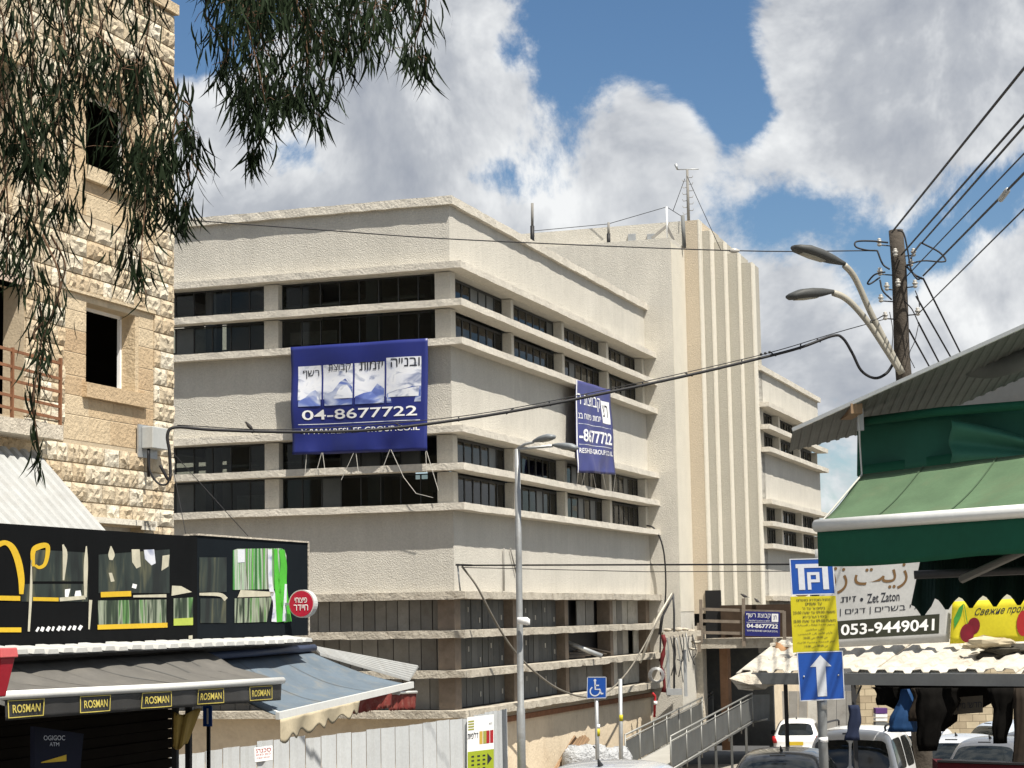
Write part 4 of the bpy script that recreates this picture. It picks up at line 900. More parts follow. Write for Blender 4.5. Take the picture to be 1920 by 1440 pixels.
# ------------------------------------------------------------------ under the awning and at the kerb
cb = Thing('atm_board', 'dark navy cash machine board in the shade under the grey awning', 'sign', pl(120, 1445, 0, -12.9))
f_ = lambda px, py, o=0.0: pl(px, py, 0, -12.9 + o)
cb.add('panel', B().prism([f_(65, 1362), f_(157, 1376), f_(148, 1470), f_(65, 1470)], (-.06, 0, 0)), mat('atm_navy', (.003, .005, .018), .8))
cb.add('lettering', text_on('OGIGOC', lambda u, v: f_(82 + u * 40, 1388 - v * 9, .006), 0, 1, 0, 1), M['snow']); cb.add('lettering', text_on('ATM', lambda u, v: f_(93 + u * 18, 1399 - v * 7, .006), 0, 1, 0, 1), M['snow'])
cb.add('stripe', B().prism([f_(77, 1429, .004), f_(124, 1415, .004), f_(124, 1427, .004), f_(77, 1429, .004) + Vector((0, 0, -.01))], (.004, 0, 0)), M['yel'])
fl = Thing('folded_parasol', 'dull yellow folded cover hanging at the shop corner under the awning', 'cover', pl(350, 1410, 0, -12.6))
f_ = lambda px, py, o=0.0: pl(px, py, 0, -12.6 + o)
fl.add('cloth', B(True).surf(lambda u, v: f_(326 + u * (52 - 26 * v) , 1334 + v * 66 + 6 * math.sin(u * 5), .10 * math.sin(u * 3.1) + .03 * math.sin(u * 14)), 14, 8, (-.02, 0, 0)), mat('dull_yellow', (.30, .20, .05), .9, var=.25, vs=4))
for px in (322, 347): 
    p = pl(px, 1330, 0, -12.7); single('awning_post', 'black steel post at the shop corner, %s of two' % ('nearer the shutter' if px == 322 else 'nearer the metal fence'), 'post', B().box(p.x, p.x + .07, p.y, p.y + .07, gz(27) - .3, p.z + .25), M['black'], (p.x, p.y, gz(27) - .3))
sp = Thing('small_sign_post', 'small blue traffic sign on a thin dark post beside the grey awning', 'sign', g(W(390, 1440, 33)) + Vector((0, 0, -1.2)))
p = G(391, 1322, 33); b0 = Vector((p.x, p.y, gz(33)))
sp.add('post', B(True).tube([b0, p], .035, 8), M['black']); sp.add('plate', B().box(p.x - .07, p.x + .09, p.y - .06, p.y - .045, p.z - .34, p.z - .01), mat('sign_blue2', (.015, .08, .38), .45)); sp.add('symbol', B().box(p.x - .0, p.x + .03, p.y - .066, p.y - .06, p.z - .30, p.z - .05), M['white'])
rbx = Thing('red_bin', 'red tapered plastic box with a lid at the left end of the grey awning', 'box', G(2, 1420, 21)); c = G(-6, 1215, 21)
def frus(b, c, w0, w1, z0, z1): 
    n = len(b.v); b.v += [(c.x + s * w0, c.y + t * w0, z0) for s, t in ((-1, -1), (1, -1), (1, 1), (-1, 1))] + [(c.x + s * w1, c.y + t * w1, z1) for s, t in ((-1, -1), (1, -1), (1, 1), (-1, 1))]
    b.f += [(n, n + 1, n + 5, n + 4), (n + 1, n + 2, n + 6, n + 5), (n + 2, n + 3, n + 7, n + 6), (n + 3, n, n + 4, n + 7), (n, n + 1, n + 2, n + 3), (n + 4, n + 5, n + 6, n + 7)]; return b
M['redp'] = mat('red_plastic', (.34, .012, .025), .4, var=.08); M['redp2'] = mat('red_lid', (.52, .10, .10), .4, var=.08)
rbx.add('bucket', frus(B(), c, .07, .135, c.z - .50, c.z - .10), M['redp'], bevel=.01); rbx.add('lid', frus(B(), c, .16, .15, c.z - .10, c.z), M['redp2'], bevel=.01)
rbx.add('post', B(True).tube([(c.x, c.y, gz(21)), (c.x, c.y, c.z - .5)], .03, 8), M['black'])

# ------------------------------------------------------------------ sheet metal fence
FN = Thing('sheet_metal_fence', 'white sheet metal site fence of upright panels along the pavement', 'fence', g(W(600, 1440, 40)) * 1.0)
fa = G(318, 1417, 37); fb = G(868, 1346, 44); fc = G(948, 1329, 45.6)
n = 19; M['fence'] = mat('fence_white', (.43, .445, .45), .6, spec=.2, var=.07, vs=2, rnd=.05, streak=.06, dirt=.15, dcol=(.35, .33, .3))
def sheet(p, q, ribs, h=.03):
    nrm = Vector((q - p)).cross(Vector((0, 0, 1))).normalized(); return corr(lambda u, v: p.lerp(q, u) + Vector((0, 0, -(1 - v) * 2.4)), ribs, 1, h, -nrm * .006, nrm)
for i in range(n):
    p = fa.lerp(fb, i / n); q_ = fa.lerp(fb, (i + .955) / n); dz = Vector((0, 0, (.05 if 5 <= i <= 7 else 0) + jit(.015)))
    FN.add('fence_panel', sheet(p + dz, q_ + dz, 1, .045), M['fence'])
for i in range(4):
    p = fb.lerp(fc, i / 4); q_ = fb.lerp(fc, (i + 1) / 4); FN.add('fence_panel', sheet(p + Vector((0, 0, jit(.03))), q_ + Vector((0, 0, jit(.03))), 2, .05), M['fence'])
fd = (fb - fa).normalized(); fnrm = fd.cross(Vector((0, 0, 1))).normalized()
if fnrm.y > 0: fnrm = -fnrm
def onf(px, py, o=.05):                       # point on the long fence run
    d = g(ray(px, py)); o0 = Vector((0, 0, EYE)); t = ((fa + fnrm * o) - o0).dot(fnrm) / d.dot(fnrm); return o0 + d * t
wsn = Thing('warning_sign', 'small white danger notice with red Hebrew lettering on the metal fence', 'sign', onf(493, 1432))
wsn.add('plate', B().prism([onf(477, 1402), onf(511, 1398), onf(511, 1425), onf(478, 1429)], fnrm * -.01), M['white'])
wf = lambda u, v: onf(478 + 32 * u, 1429 - 27 * v - 4 * u, .056)
M['redink'] = mat('red_ink', (.35, .02, .02), .6, var=0, fine=0)
wsn.add('lettering', text_on(heb('סכנה!'), wf, .06, .94, .62, .92, .02), M['redink']); wsn.add('lettering', text_on(heb('כאן בונים'), wf, .08, .92, .38, .54, .015), M['redink']); wsn.add('lettering', text_on(heb('הכניסה אסורה'), wf, .1, .9, .20, .30), M['redink'])
fe = (fc - fb).normalized(); fn_e = fe.cross(Vector((0, 0, 1))).normalized()
if fn_e.y > 0: fn_e = -fn_e
def one(px, py, o=.09):
    d = g(ray(px, py)); o0 = Vector((0, 0, EYE)); t = ((fb + fn_e * o) - o0).dot(fn_e) / d.dot(fn_e); return o0 + d * t
ps = Thing('fence_poster', 'white and lime green poster with a black arrow on the end of the metal fence', 'poster', one(903, 1445))
def pq_(name, a, b, c, d, m, o=.09): ps.add(name, B().quad(*[one(x, y - (x - 876) * .115, o) for x, y in ((a, c), (b, c), (b, d), (a, d))]), m)
pq_('sheet', 876, 926, 1345, 1500, M['white']); pq_('field', 877, 926, 1410, 1500, mat('lime', (.30, .36, .02), .6, var=.05), .094)
M['sun1'] = mat('poster_gold', (.50, .33, .06), .6); M['sun2'] = mat('poster_red', (.32, .015, .02), .6); M['olive'] = mat('poster_olive', (.30, .30, .07), .6)
for a, m in ((899, 'sun1'), (906, 'olive'), (912, 'sun2'), (919, 'sun2')): pq_('stripe', a, a + 6, 1374, 1398, M[m], .094)
for i in range(4): pq_('stripe', 878, 889, 1352 + i * 5, 1355 + i * 5, M['olive'], .094)
pf = lambda u, v: one(876 + 50 * u, 1440 - 90 * v - 50 * u * .115, .098)
ps.add('lettering', text_on(heb('דלפיות'), pf, .02, .42, .60, .74, .02), M['ink']); ps.add('lettering', text_on(heb('לבית'), pf, .82, .94, .85, .90), M['ink'])
ps.add('arrow', B().quad(pf(.76, .26), pf(.93, .14), pf(.76, .02)), M['ink'])
for u in (.16, .38, .58): ps.add('lettering', text_on('IIIE', lambda a, c: pf(u + c * .10, .24 - a * .4), 0, 1, 0, 1), M['ink'])
# ------------------------------------------------------------------ helpers for rounder things
def loft(b, st, n=14, ex=2.4):
    """st: (centre, half-side vector, half-up vector); superellipse rings, capped"""
    base = len(b.v)
    for c, s, u in st:
        c, s, u = Vector(c), Vector(s), Vector(u)
        for k in range(n):
            w = 2 * math.pi * k / n; cx, sx = math.cos(w), math.sin(w)
            b.v.append(tuple(c + s * math.copysign(abs(cx) ** (2 / ex), cx) + u * math.copysign(abs(sx) ** (2 / ex), sx)))
    for i in range(len(st) - 1):
        for k in range(n): b.f.append((base + i * n + k, base + i * n + (k + 1) % n, base + (i + 1) * n + (k + 1) % n, base + (i + 1) * n + k))
    b.f.append(tuple(base + k for k in range(n))[::-1]); b.f.append(tuple(base + (len(st) - 1) * n + k for k in range(n)))
    return b
def sagline(a, b, sag, n=16): a, b = Vector(a), Vector(b); return [a.lerp(b, i / n) - Vector((0, 0, sag * 4 * (i / n) * (1 - i / n))) for i in range(n + 1)]
def wire(label, pts, r, m=None, name='power_line', n=5):
    pts = [Vector(p) for p in pts]; return single(name, label, 'cable', B(True).tube(pts, r, n), m or M['cable'], pts[0], 0)
# ------------------------------------------------------------------ street lamp in front of the corner building
def cobra(t, a, b, w, h, m1, m2, name='lamp_head'):
    """flat lamp head from neck a to tip b"""
    a, b = Vector(a), Vector(b); d = (b - a); s = d.cross(Vector((0, 0, 1))).normalized(); u = s.cross(d).normalized(); st = []
    for k, (f, ww, hh) in enumerate(((0, .25, .35), (.08, .35, .5), (.25, .62, .8), (.5, .95, 1), (.75, 1, .95), (.92, .8, .7), (1, .45, .35))): st.append((a + d * f + u * (h * .25 * (f < .9)), s * w * ww, u * h * hh))
    hd = t.add(name, loft(B(True), st, 16, 3.0), m1)
    c = a + d * .62 - u * h * .70; t.add('lens', loft(B(True), [(c - d * .22, s * w * .5, u * h * .15), (c, s * w * .62, u * h * .26), (c + d * .22, s * w * .5, u * h * .15)], 12), m2, parent=hd)
M['lamp_grey'] = mat('lamp_grey', (.20, .215, .225), .5, .2, var=.1); M['lens'] = mat('lens', (.30, .29, .24), .3, var=.1)
p0 = W(970, 842, 45); pb_ = Vector((p0.x - .04, 45, gz(45)))
LPs = Thing('street_lamp', 'grey double headed street lamp post standing in front of the corner building', 'street lamp', pb_, 0)
pole = LPs.add('post', B(True).tube([pb_, pb_.lerp(p0, .28), pb_.lerp(p0, .285), pb_.lerp(p0, .7), p0], [.10, .095, .075, .072, .06], 12), mat('post_grey', (.33, .34, .34), .5, .45, var=.2, vs=3, dirt=.35, dcol=(.2, .17, .14)))
for (q1, q2, tip) in (((984, 833), (1000, 829), (1040, 818)), ((985, 841), (1036, 836), (1083, 840))):
    a = W(*q1, 44.8); b = W(*q2, 44.5); c = W(*tip, 44.2)
    LPs.add('arm', B(True).tube([p0, a, b], .032, 8), M['galv']); cobra(LPs, b, c, .13, .075, M['lamp_grey'], M['lens'])
cm = W(980, 1165, 44.8); LPs.add('camera_box', loft(B(True), [(cm + Vector((-.12, 0, .02)), (0, .06, 0), (0, 0, .07)), (cm + Vector((.10, -.08, 0)), (0, .08, 0), (0, 0, .09)), (cm + Vector((.16, -.1, -.02)), (0, .05, 0), (0, 0, .06))], 12), M['white'])
# ------------------------------------------------------------------ wooden utility pole with lamps
UY = 40.0
ut = W(1681, 432, UY); um = W(1695, 715, UY); dirp = (um - ut); ub = ut + dirp * ((gz(UY) - ut.z) / dirp.z)
UP = Thing('utility_pole', 'weathered wooden utility pole carrying wires, insulators and two street lamps', 'utility pole', ub, 0)
st_p = [ub.lerp(ut, i / 14) + Vector((.015 * math.sin(i * 2.1), .015 * math.cos(i * 1.7), 0)) for i in range(15)]
UP.add('trunk', B(True).tube(st_p, [.20 - .055 * i / 14 for i in range(15)], 14), mat('pole_wood', (.06, .05, .04), .95, var=.3, vs=4, streak=.5, bump=.8, bs=14, dist=.03))
for pts, neck, tip in (([(1692, 700), (1660, 640), (1632, 585), (1610, 535), (1597, 512), (1583, 497)], (1583, 497), (1487, 463)), ([(1690, 700), (1658, 650), (1628, 605), (1600, 572), (1580, 556), (1562, 549)], (1562, 549), (1478, 556))):
    P = smoothpts([W(*p, UY - .25 - i * .08) for i, p in enumerate(pts)], 5)
    UP.add('lamp_arm', B(True).tube(P, .065, 10), mat('arm_beige', (.33, .31, .26), .6, .2, var=.15)); cobra(UP, P[-1], W(*tip, UY - 1.1), .22, .10, mat('lamp_dark', (.06, .062, .06), .6, .1), M['lens'])
def insul(c, s=1.0, d=(0, 0, 1)):
    d = Vector(d).normalized() * s; c = Vector(c); rr = [.02, .05, .05, .03, .06, .06, .03, .045, .02]
    return B(True).tube([c + d * (i * .022) for i in range(9)], [r * s for r in rr], 10)
M['porcelain'] = mat('porcelain', (.42, .40, .36), .25, spec=.6, var=.05)

ins = [(1649, 462, -1), (1650, 517, -1), (1652, 567, -1), (1660, 600, -1), (1713, 481, 1), (1716, 540, 1), (1721, 592, 1), (1679, 481, 0), (1684, 538, 0), (1708, 500, 1), (1663, 545, -1)]
for px, py, s in ins:
    q = W(px, py, UY - .2 if s else UY - .3); c = st_p[-1].lerp(um, max(0, (py - 432) / 283)); c = c + Vector((0, -.17 if not s else 0, 0)); c.z = q.z + .03
    UP.add('bracket', B(True).tube([c, q + Vector((0, 0, .03)), q], .013, 6), M['iron']); UP.add('insulator', insul(q, .95), M['porcelain'])
def ul(pts, r=.018, Yd=UY-.3): UP.add('jumper_wire', B(True).tube(smoothpts([W(x, y, Yd - .06 * i) for i, (x, y) in enumerate(pts)], 5), r, 6), M['cable'])
ul([(1665, 455), (1635, 452), (1606, 453), (1605, 463), (1625, 469), (1645, 470)]); ul([(1650, 520), (1632, 532), (1627, 530), (1640, 515), (1660, 510)]); ul([(1683, 432), (1694, 437), (1702, 470), (1708, 505), (1720, 523), (1728, 520)])
ul([(1727, 455), (1760, 472), (1773, 487), (1765, 491), (1730, 489), (1700, 497)]); ul([(1645, 470), (1655, 495), (1668, 505)]); ul([(1650, 525), (1655, 545), (1672, 562)]); ul([(1716, 545), (1722, 560), (1724, 575)], .01); ul([(1696, 565), (1710, 580), (1722, 605)], .012)
ul([(1727, 455), (1712, 475), (1708, 485)], .02); ul([(1700, 500), (1715, 515), (1730, 523)], .02); ul([(1660, 590), (1650, 595), (1645, 598), (1632, 602)], .012); ul([(1722, 610), (1715, 640), (1705, 665), (1715, 690)], .008); ul([(1668, 585), (1674, 620), (1672, 660)], .008)
# wires going over the camera to the next pole, and down behind the stalls
for i, (a, b, r) in enumerate((((1672, 436), (1920, 128), .016), ((1690, 478), (1920, 216), .014), ((1729, 455), (1920, 237), .014), ((1698, 520), (1920, 288), .009), ((1731, 517), (1920, 325), .014), ((1722, 588), (1920, 392), .009))):
    d = ((b[0] - a[0]) * 1.6, (b[1] - a[1]) * 1.6); A = W(*a, UY - .2); E = W(a[0] + d[0], a[1] + d[1], 20.0)
    wire('black power line leaving the utility pole to the upper right, number %s from the top' % ('one', 'two', 'three', 'four', 'five', 'six')[i], [A, A.lerp(E, .5), E, A + (E - A) * 2.3], r * 1.25)
sv = W(1883, 365, 26.5); single('line_clamp', 'grey clamp sleeve on one of the upper right power lines', 'clamp', B(True).tube([W(1876, 374, 26.9), W(1889, 357, 26.2)], [.04, .04], 8), M['galv'], sv, 0)
for i, (a, b) in enumerate((((1731, 522), (1802, 664)), ((1718, 556), (1784, 672)), ((1722, 605), (1762, 682)), ((1704, 618), (1744, 690)))):
    A = W(*a, UY); E = W(b[0] + (b[0] - a[0]), b[1] + (b[1] - a[1]), 56); wire('black wire dropping from the utility pole behind the market roof, %s from the right' % ('first', 'second', 'third', 'fourth')[i], [A, E], .02)
# long lines across the street
wl = [W(212, 402, 37.5), W(600, 431, 38), W(880, 450, 38.5), W(1378, 470, 39.4), W(1645, 470, 39.8)]
wire('thin black line from the stone house across the street to the utility pole', smoothpts(wl, 6), .012)
single('line_insulator', 'glass insulator bulb on the thin line beside the tower fins', 'insulator', loft(B(True), [(W(1367 + i * 5, 470, 39.4), (0, .05 * k, 0), (0, 0, .055 * k)) for i, k in enumerate((.3, .9, 1, .7, .3))], 10), M['porcelain'], W(1375, 470, 39.4), 0)
bund = [(300, 872, 36.00), (318, 900, 36.05), (318, 850, 36.05), (314, 815, 36.04), (330, 801, 36.09), (400, 806, 36.29), (545, 810, 36.71), (700, 806, 37.16), (860, 787, 37.63), (1000, 764, 38.03), (1130, 738, 38.41), (1280, 706, 38.85), (1420, 673, 39.26), (1500, 652, 39.49), (1560, 630, 39.66), (1580, 634, 39.72), (1598, 662, 39.77), (1615, 695, 39.82), (1640, 709, 39.90), (1662, 700, 39.96), (1676, 680, 40.00)]
wire('thick black cable bundle sagging across the street in front of the building', smoothpts([W(*p) for p in bund], 5), .029, n=8)
ms = [(332, 797, 36.09), (545, 805, 36.71), (860, 781, 37.63), (1130, 732, 38.41), (1420, 667, 39.26), (1560, 626, 39.66), (1660, 598, 39.95)]
MS = Thing('support_wire', 'thin support wire with ties just above the thick cable bundle', 'cable', W(332, 797, 36), 0)
mp_ = smoothpts([W(*p) for p in ms], 8); MS.add('strand', B(True).tube(mp_, .009, 5), M['cable'])
bp = smoothpts([W(*p) for p in bund[5:15]], 8)
for i in range(4, len(bp), 5):
    q = min(mp_, key=lambda v: (v - bp[i]).length); MS.add('tie', B().tube([q, bp[i] - Vector((0, 0, .035))], .014, 5), M['cable'])
for k in range(3): MS.add('bead', B(True).tube([W(1425 + 8 * k, 665 - 2 * k, 39.2), W(1429 + 8 * k, 664 - 2 * k, 39.2)], .025, 6), M['cable'])
wire('black cables dropping from the junction box on the stone house', smoothpts([W(*p) for p in ((278, 845, 36), (280, 880, 36), (295, 905, 36), (312, 908, 36), (320, 890, 36))], 5), .02)
wire('thin wire hanging down the stone house wall', [W(117, 700, 35.5), W(130, 830, 35.5), W(148, 965, 35.5)], .008)
wire('thin wire running from the stone house corner down towards the black sign', [W(325, 850, 37), W(465, 1005, 36)], .007); wire('short thin wire hanging at the stone house edge above the black sign', [W(325, 880, 37), W(348, 1000, 35)], .007)
ce = W(866, 1060, 49.3)
wire('straight black line from the building corner towards the parking sign', [ce, W(1480, 1058, 44), W(1800, 1057, 41)], .02)
wire('thin grey line just below the straight black line', [W(870, 1064, 49.3), W(1210, 1072, 47), W(1480, 1071, 44), W(1800, 1072, 41)], .009)
cbk = Thing('corner_bracket', 'steel cable bracket on the lower corner of the cream building', 'bracket', W(862, 1100, 49.3), 0)
cbk.add('bar', B().bar(W(855, 1059, 49.4), W(885, 1060, 49.2), .05, .05), M['iron']); cbk.add('leg', B(True).tube([W(858, 1058, 49.4), W(861, 1090, 49.4), W(863, 1108, 49.4)], .02, 6), M['steel'])
wire('heavy slack cable looping from the building corner low across the facade', smoothpts([W(*p) for p in ((866, 1062, 49.3), (893, 1098, 49.5), (915, 1140, 50), (940, 1185, 51), (968, 1225, 52), (1005, 1262, 53.5), (1050, 1293, 55), (1100, 1307, 57), (1140, 1296, 59), (1175, 1262, 61), (1205, 1215, 63), (1232, 1165, 65), (1262, 1112, 66))], 5), .028, mat('slack_cable', (.17, .155, .13), .8, var=.3, vs=3))
for i, (a, b) in enumerate((((945, 1028), (945, 1108)), ((957, 1028), (968, 1075)))): single('wall_cable', ('straight cable stub on the wall left of the street lamp', 'slanting cable stub on the wall behind the street lamp')[i], 'cable', B(True).tube([pl(*a, 0, CX + .05), pl(*b, 0, CX + .05)], .022, 6), M['panel_mid'], pl(*a, 0, CX + .05))
wire('black cable hanging down the tower wall from the lowest ledge', smoothpts([rot(pl(x, y, 1, CY + 19.1), GA) for x, y in ((1210, 985), (1226, 990), (1240, 1015), (1247, 1055), (1248, 1120), (1240, 1180), (1237, 1240))], 5), .03)
for i, (a, b) in enumerate((((1288, 330), (1352, 470)), ((1284, 335), (1262, 395)), ((1140, 420), (1250, 388)), ((1000, 433), (1140, 420)), ((1250, 388), (1282, 408)))):
    wire(('aerial guy wire running down to the right behind the fins', 'aerial guy wire running down to the left', 'roof wire between the short dark pole and the white tripod', 'roof wire between the two roof poles', 'short roof wire from the white tripod to the tower edge')[i], [rot(rt_(*a, 21.8), GA), rot(rt_(*b, 21.2), GA)], .012)

# ------------------------------------------------------------------ Arabic letters joined up
import unicodedata
_AR = {}
for _c in range(0xFE80, 0xFEFD):
    _d = unicodedata.decomposition(chr(_c)).split()
    if len(_d) >= 2: _AR.setdefault(''.join(chr(int(x, 16)) for x in _d[1:]), {})[_d[0][1:-1]] = chr(_c)
def arab(s):
    out = []; i = 0; prev = False
    while i < len(s):
        ch = s[i:i + 2] if s[i:i + 2] in _AR and len(s[i:i + 2]) == 2 else s[i]; f = _AR.get(ch); i += len(ch)
        if not f: out.append(ch); prev = False; continue
        nxt = i < len(s) and s[i] in _AR; can = 'initial' in f
        key = 'medial' if prev and can and nxt else 'final' if prev and 'final' in f else 'initial' if can and nxt else 'isolated'
        out.append(f.get(key, f.get('isolated', ch))); prev = can
    r = ''.join(out)[::-1]
    import re
    return re.sub(r'[0-9:]+', lambda m_: m_.group()[::-1], r)
def hebn(s):
    import re
    return re.sub(r'[0-9:]+', lambda m_: m_.group()[::-1], s[::-1])
# ------------------------------------------------------------------ sign post with three plates
M['sblue'] = mat('sign_blue', (.008, .06, .29), .4, spec=.4, var=.06); M['sgrey'] = mat('sign_reflective', (.50, .52, .56), .5, var=.03); M['syel'] = mat('sign_yellow2', (.46, .40, .012), .5, var=.05); M['sback'] = mat('sign_back', (.4, .41, .41), .5, .4)
YS = 27.0
SP = Thing('traffic_sign_post', 'leaning steel post with parking, yellow notice and blue arrow signs', 'sign post', Vector((W(1546, 1440, YS).x, YS, gz(YS))), 0)
SP.add('post', B(True).tube([Vector((W(1546, 1440, YS).x, YS + .05, gz(YS))), W(1541, 1330, YS + .05), W(1524, 1060, YS + .05)], .062, 12), mat('signpost', (.24, .25, .25), .6, .3, var=.25, vs=4, dirt=.4))
for y0, y1, m in ((1382, 1392, 'white'), (1310, 1330, 'galv')): SP.add('sticker', B(True).tube([W(1541 + 2 * (y0 > 1350), y0, YS + .05), W(1542 + 2 * (y0 > 1350), y1, YS + .05)], .0645, 12), M[m])
def plate(c, m, name, border=.03, ymul=1.0, Yd=YS - .04):
    q = [W(x, y, Yd) for x, y in c]                      # bl, br, tr, tl
    f = lambda u, v, o=0.0: q[0].lerp(q[1], u).lerp(q[3].lerp(q[2], u), v) + Vector((0, -o, 0))
    pt = SP.add(name, B().prism(q, (0, .012, 0)), m, bevel=.002)
    if border:
        for (a, b, c_, d) in ((0, 1, 0, border), (0, 1, 1 - border, 1), (0, border, border, 1 - border), (1 - border, 1, border, 1 - border)): SP.add('border', B().quad(f(a, c_, .004), f(b, c_, .004), f(b, d, .004), f(a, d, .004)), M['sgrey'], parent=pt)
    return f, pt
f, pt = plate([(1484, 1116), (1567, 1114), (1562, 1046), (1480, 1048)], M['sblue'], 'parking_sign', .025)
def bars(f, pt, rects, m, o=.005, name='symbol'):
    for (a, b, c, d) in rects: SP.add(name, B().quad(f(a, c, o), f(b, c, o), f(b, d, o), f(a, d, o)), m, parent=pt)
bars(f, pt, [(.13, .86, .74, .85), (.18, .32, .14, .74), (.73, .86, .14, .74), (.38, .46, .14, .62), (.46, .66, .54, .62), (.46, .66, .34, .42), (.58, .66, .42, .54)], M['sgrey'])
f, pt = plate([(1487, 1224), (1574, 1220), (1567, 1117), (1482, 1119)], M['syel'], 'notice_sign', 0)
lines = [(hebn('החניה מוסדרת בתשלום'), .13, .87), (hebn('עד שעתיים'), .32, .68), (hebn("בימים א' עד ה'"), .25, .75), (hebn('משעה 09:00 עד שעה 20:00'), .04, .96), (hebn("בימי ו' וערבי חג"), .24, .77), (hebn('משעה 09:00 עד שעה 13:00'), .05, .96),
         (arab('رسوم خدمة إيقاف السيارات'), .06, .94), (arab('حتى ساعتين'), .30, .70), (arab('لأيام الأحد إلى الخميس'), .13, .87), (arab('من 09:00 حتى 20:00'), .24, .76), (arab('أيام الجمعة وعشية الأعياد'), .09, .91), (arab('من 09:00 حتى 13:00'), .26, .76)]
for i, (s, a, b) in enumerate(lines):
    v = .925 - i * .0765; SP.add('lettering', text_on(s, lambda x, y: f(x, y, .005), a, b, v - .012, v + .040, .012), M['ink'], parent=pt)
f, pt = plate([(1500, 1315), (1584, 1311), (1580, 1220), (1494, 1223)], M['sblue'], 'arrow_sign', .018, Yd=YS - .07)
SP.add('arrow', B().quad(f(.40, .08, .005), f(.61, .08, .005), f(.61, .69, .005), f(.40, .69, .005)), M['sgrey'], parent=pt); SP.add('arrow', B().quad(f(.27, .69, .005), f(.74, .69, .005), f(.505, .925, .005)), M['sgrey'], parent=pt)
for u in (.12, .88): SP.add('bolt', B(True).tube([f(u, .5, .0), f(u, .5, .012)], .012, 8), M['galv'], parent=pt)
# disabled parking sign
YD = 50
DS = Thing('disabled_parking_sign', 'blue wheelchair parking sign on a grey post before the low wall', 'sign', Vector((W(1120, 1440, YD).x, YD, gz(YD))), 0)
DS.add('post', B(True).tube([Vector((W(1120, 1440, YD).x, YD, gz(YD))), W(1118, 1275, YD)], .05, 10), M['galv']); DS.add('band', B(True).tube([W(1121, 1380, YD), W(1121, 1366, YD)], .053, 10), M['syel']); DS.add('band', B(True).tube([W(1121, 1366, YD), W(1121, 1358, YD)], .053, 10), M['white'])
q = [W(1100, 1310, YD - .07), W(1137, 1309, YD - .07), W(1137, 1269, YD - .07), W(1101, 1269, YD - .07)]
df = lambda u, v, o=0.0: q[0].lerp(q[1], u).lerp(q[3].lerp(q[2], u), v) + Vector((0, -o, 0))
DS.add('plate', B().prism(q, (0, .012, 0)), M['sblue'])
for (a, b, c, d) in ((0, 1, 0, .03), (0, 1, .97, 1), (0, .03, 0, 1), (.97, 1, 0, 1)): DS.add('border', B().quad(df(a, c, .004), df(b, c, .004), df(b, d, .004), df(a, d, .004)), M['sgrey'])
def stroke(t, f, pts, w, m, name='symbol', o=.006):
    L_ = []; R_ = []
    for i, (x, y) in enumerate(pts):
        a = pts[max(i - 1, 0)]; b = pts[min(i + 1, len(pts) - 1)]; d = math.hypot(b[0] - a[0], b[1] - a[1]) or 1
        nx, ny = -(b[1] - a[1]) / d * w / 2, (b[0] - a[0]) / d * w / 2; L_.append((x + nx, y + ny)); R_.append((x - nx, y - ny))
    b = B(); n = len(pts); b.v = [tuple(f(*p, o)) for p in L_ + R_]; b.f = [(i, i + 1, n + i + 1, n + i) for i in range(n - 1)]; t.add(name, b, m)
DS.add('symbol', B().quad(*[df(.41 + .07 * math.cos(k * .628), .83 + .07 * math.sin(k * .628), .006) for k in range(10)]), M['sgrey'])
stroke(DS, df, [(.41, .76), (.43, .42), (.66, .42), (.74, .20), (.84, .23)], .075, M['sgrey']); stroke(DS, df, [(.42, .60), (.62, .60)], .06, M['sgrey'])
stroke(DS, df, [(.36 + .0 + .25 * math.cos(R(a)) * 1.0 + .06, .34 + .22 * math.sin(R(a))) for a in range(125, 366, 20)], .06, M['sgrey'])
P2 = Thing('marker_post', 'plain grey post with a yellow band beside the ramp railing', 'post', Vector((W(1164, 1440, 53).x, 53, gz(53))), 0)
P2.add('post', B(True).tube([Vector((W(1164, 1440, 53).x, 53, gz(53))), W(1163, 1273, 53)], .055, 10), M['galv']); P2.add('band', B(True).tube([W(1164, 1352, 53), W(1164, 1340, 53)], .058, 10), M['syel'])
# ------------------------------------------------------------------ ramp, rubble, sacks
RP = Thing('access_ramp', 'grey metal access ramp with sheet sided railings rising to the entrance', 'ramp', W(1258, 1440, 59), 0)
M['rail_sheet'] = mat('rail_sheet', (.085, .088, .085), .7, .1, var=.2, vs=2, streak=.2, dirt=.2); M['rail_tube'] = mat('rail_tube', (.24, .24, .225), .5, .4, var=.1)
def railing(a, b, h, n, Ya, Yb, low=True):
    A = W(*a, Ya); E = W(*b, Yb)
    RP.add('handrail', B(True).tube([A, E], .03, 8), M['rail_tube'])
    RP.add('handrail', B(True).tube([A - Vector((0, 0, .14)), E - Vector((0, 0, .14))], .022, 8), M['rail_tube'])
    for i in range(n):
        p = A.lerp(E, (i + .04) / n); q = A.lerp(E, (i + .96) / n); RP.add('side_panel', B().prism([p - Vector((0, 0, .18)), q - Vector((0, 0, .18)), q - Vector((0, 0, h)), p - Vector((0, 0, h))], (0, .02, 0)), M['rail_sheet'])
    for i in range(n + 1):
        p = A.lerp(E, i / n); RP.add('post', B(True).tube([p, p - Vector((0, 0, h + .25))], .025, 8), M['rail_tube'])
    if low: RP.add('lower_rail', B(True).tube([A - Vector((0, 0, h + .06)), E - Vector((0, 0, h + .06))], .03, 8), M['rail_tube'])
    return A, E
A1_, E1_ = railing((1172, 1378), (1336, 1298), .90, 7, 60, 71.5); A2_, E2_ = railing((1257, 1381), (1410, 1300), .88, 6, 58.5, 70)
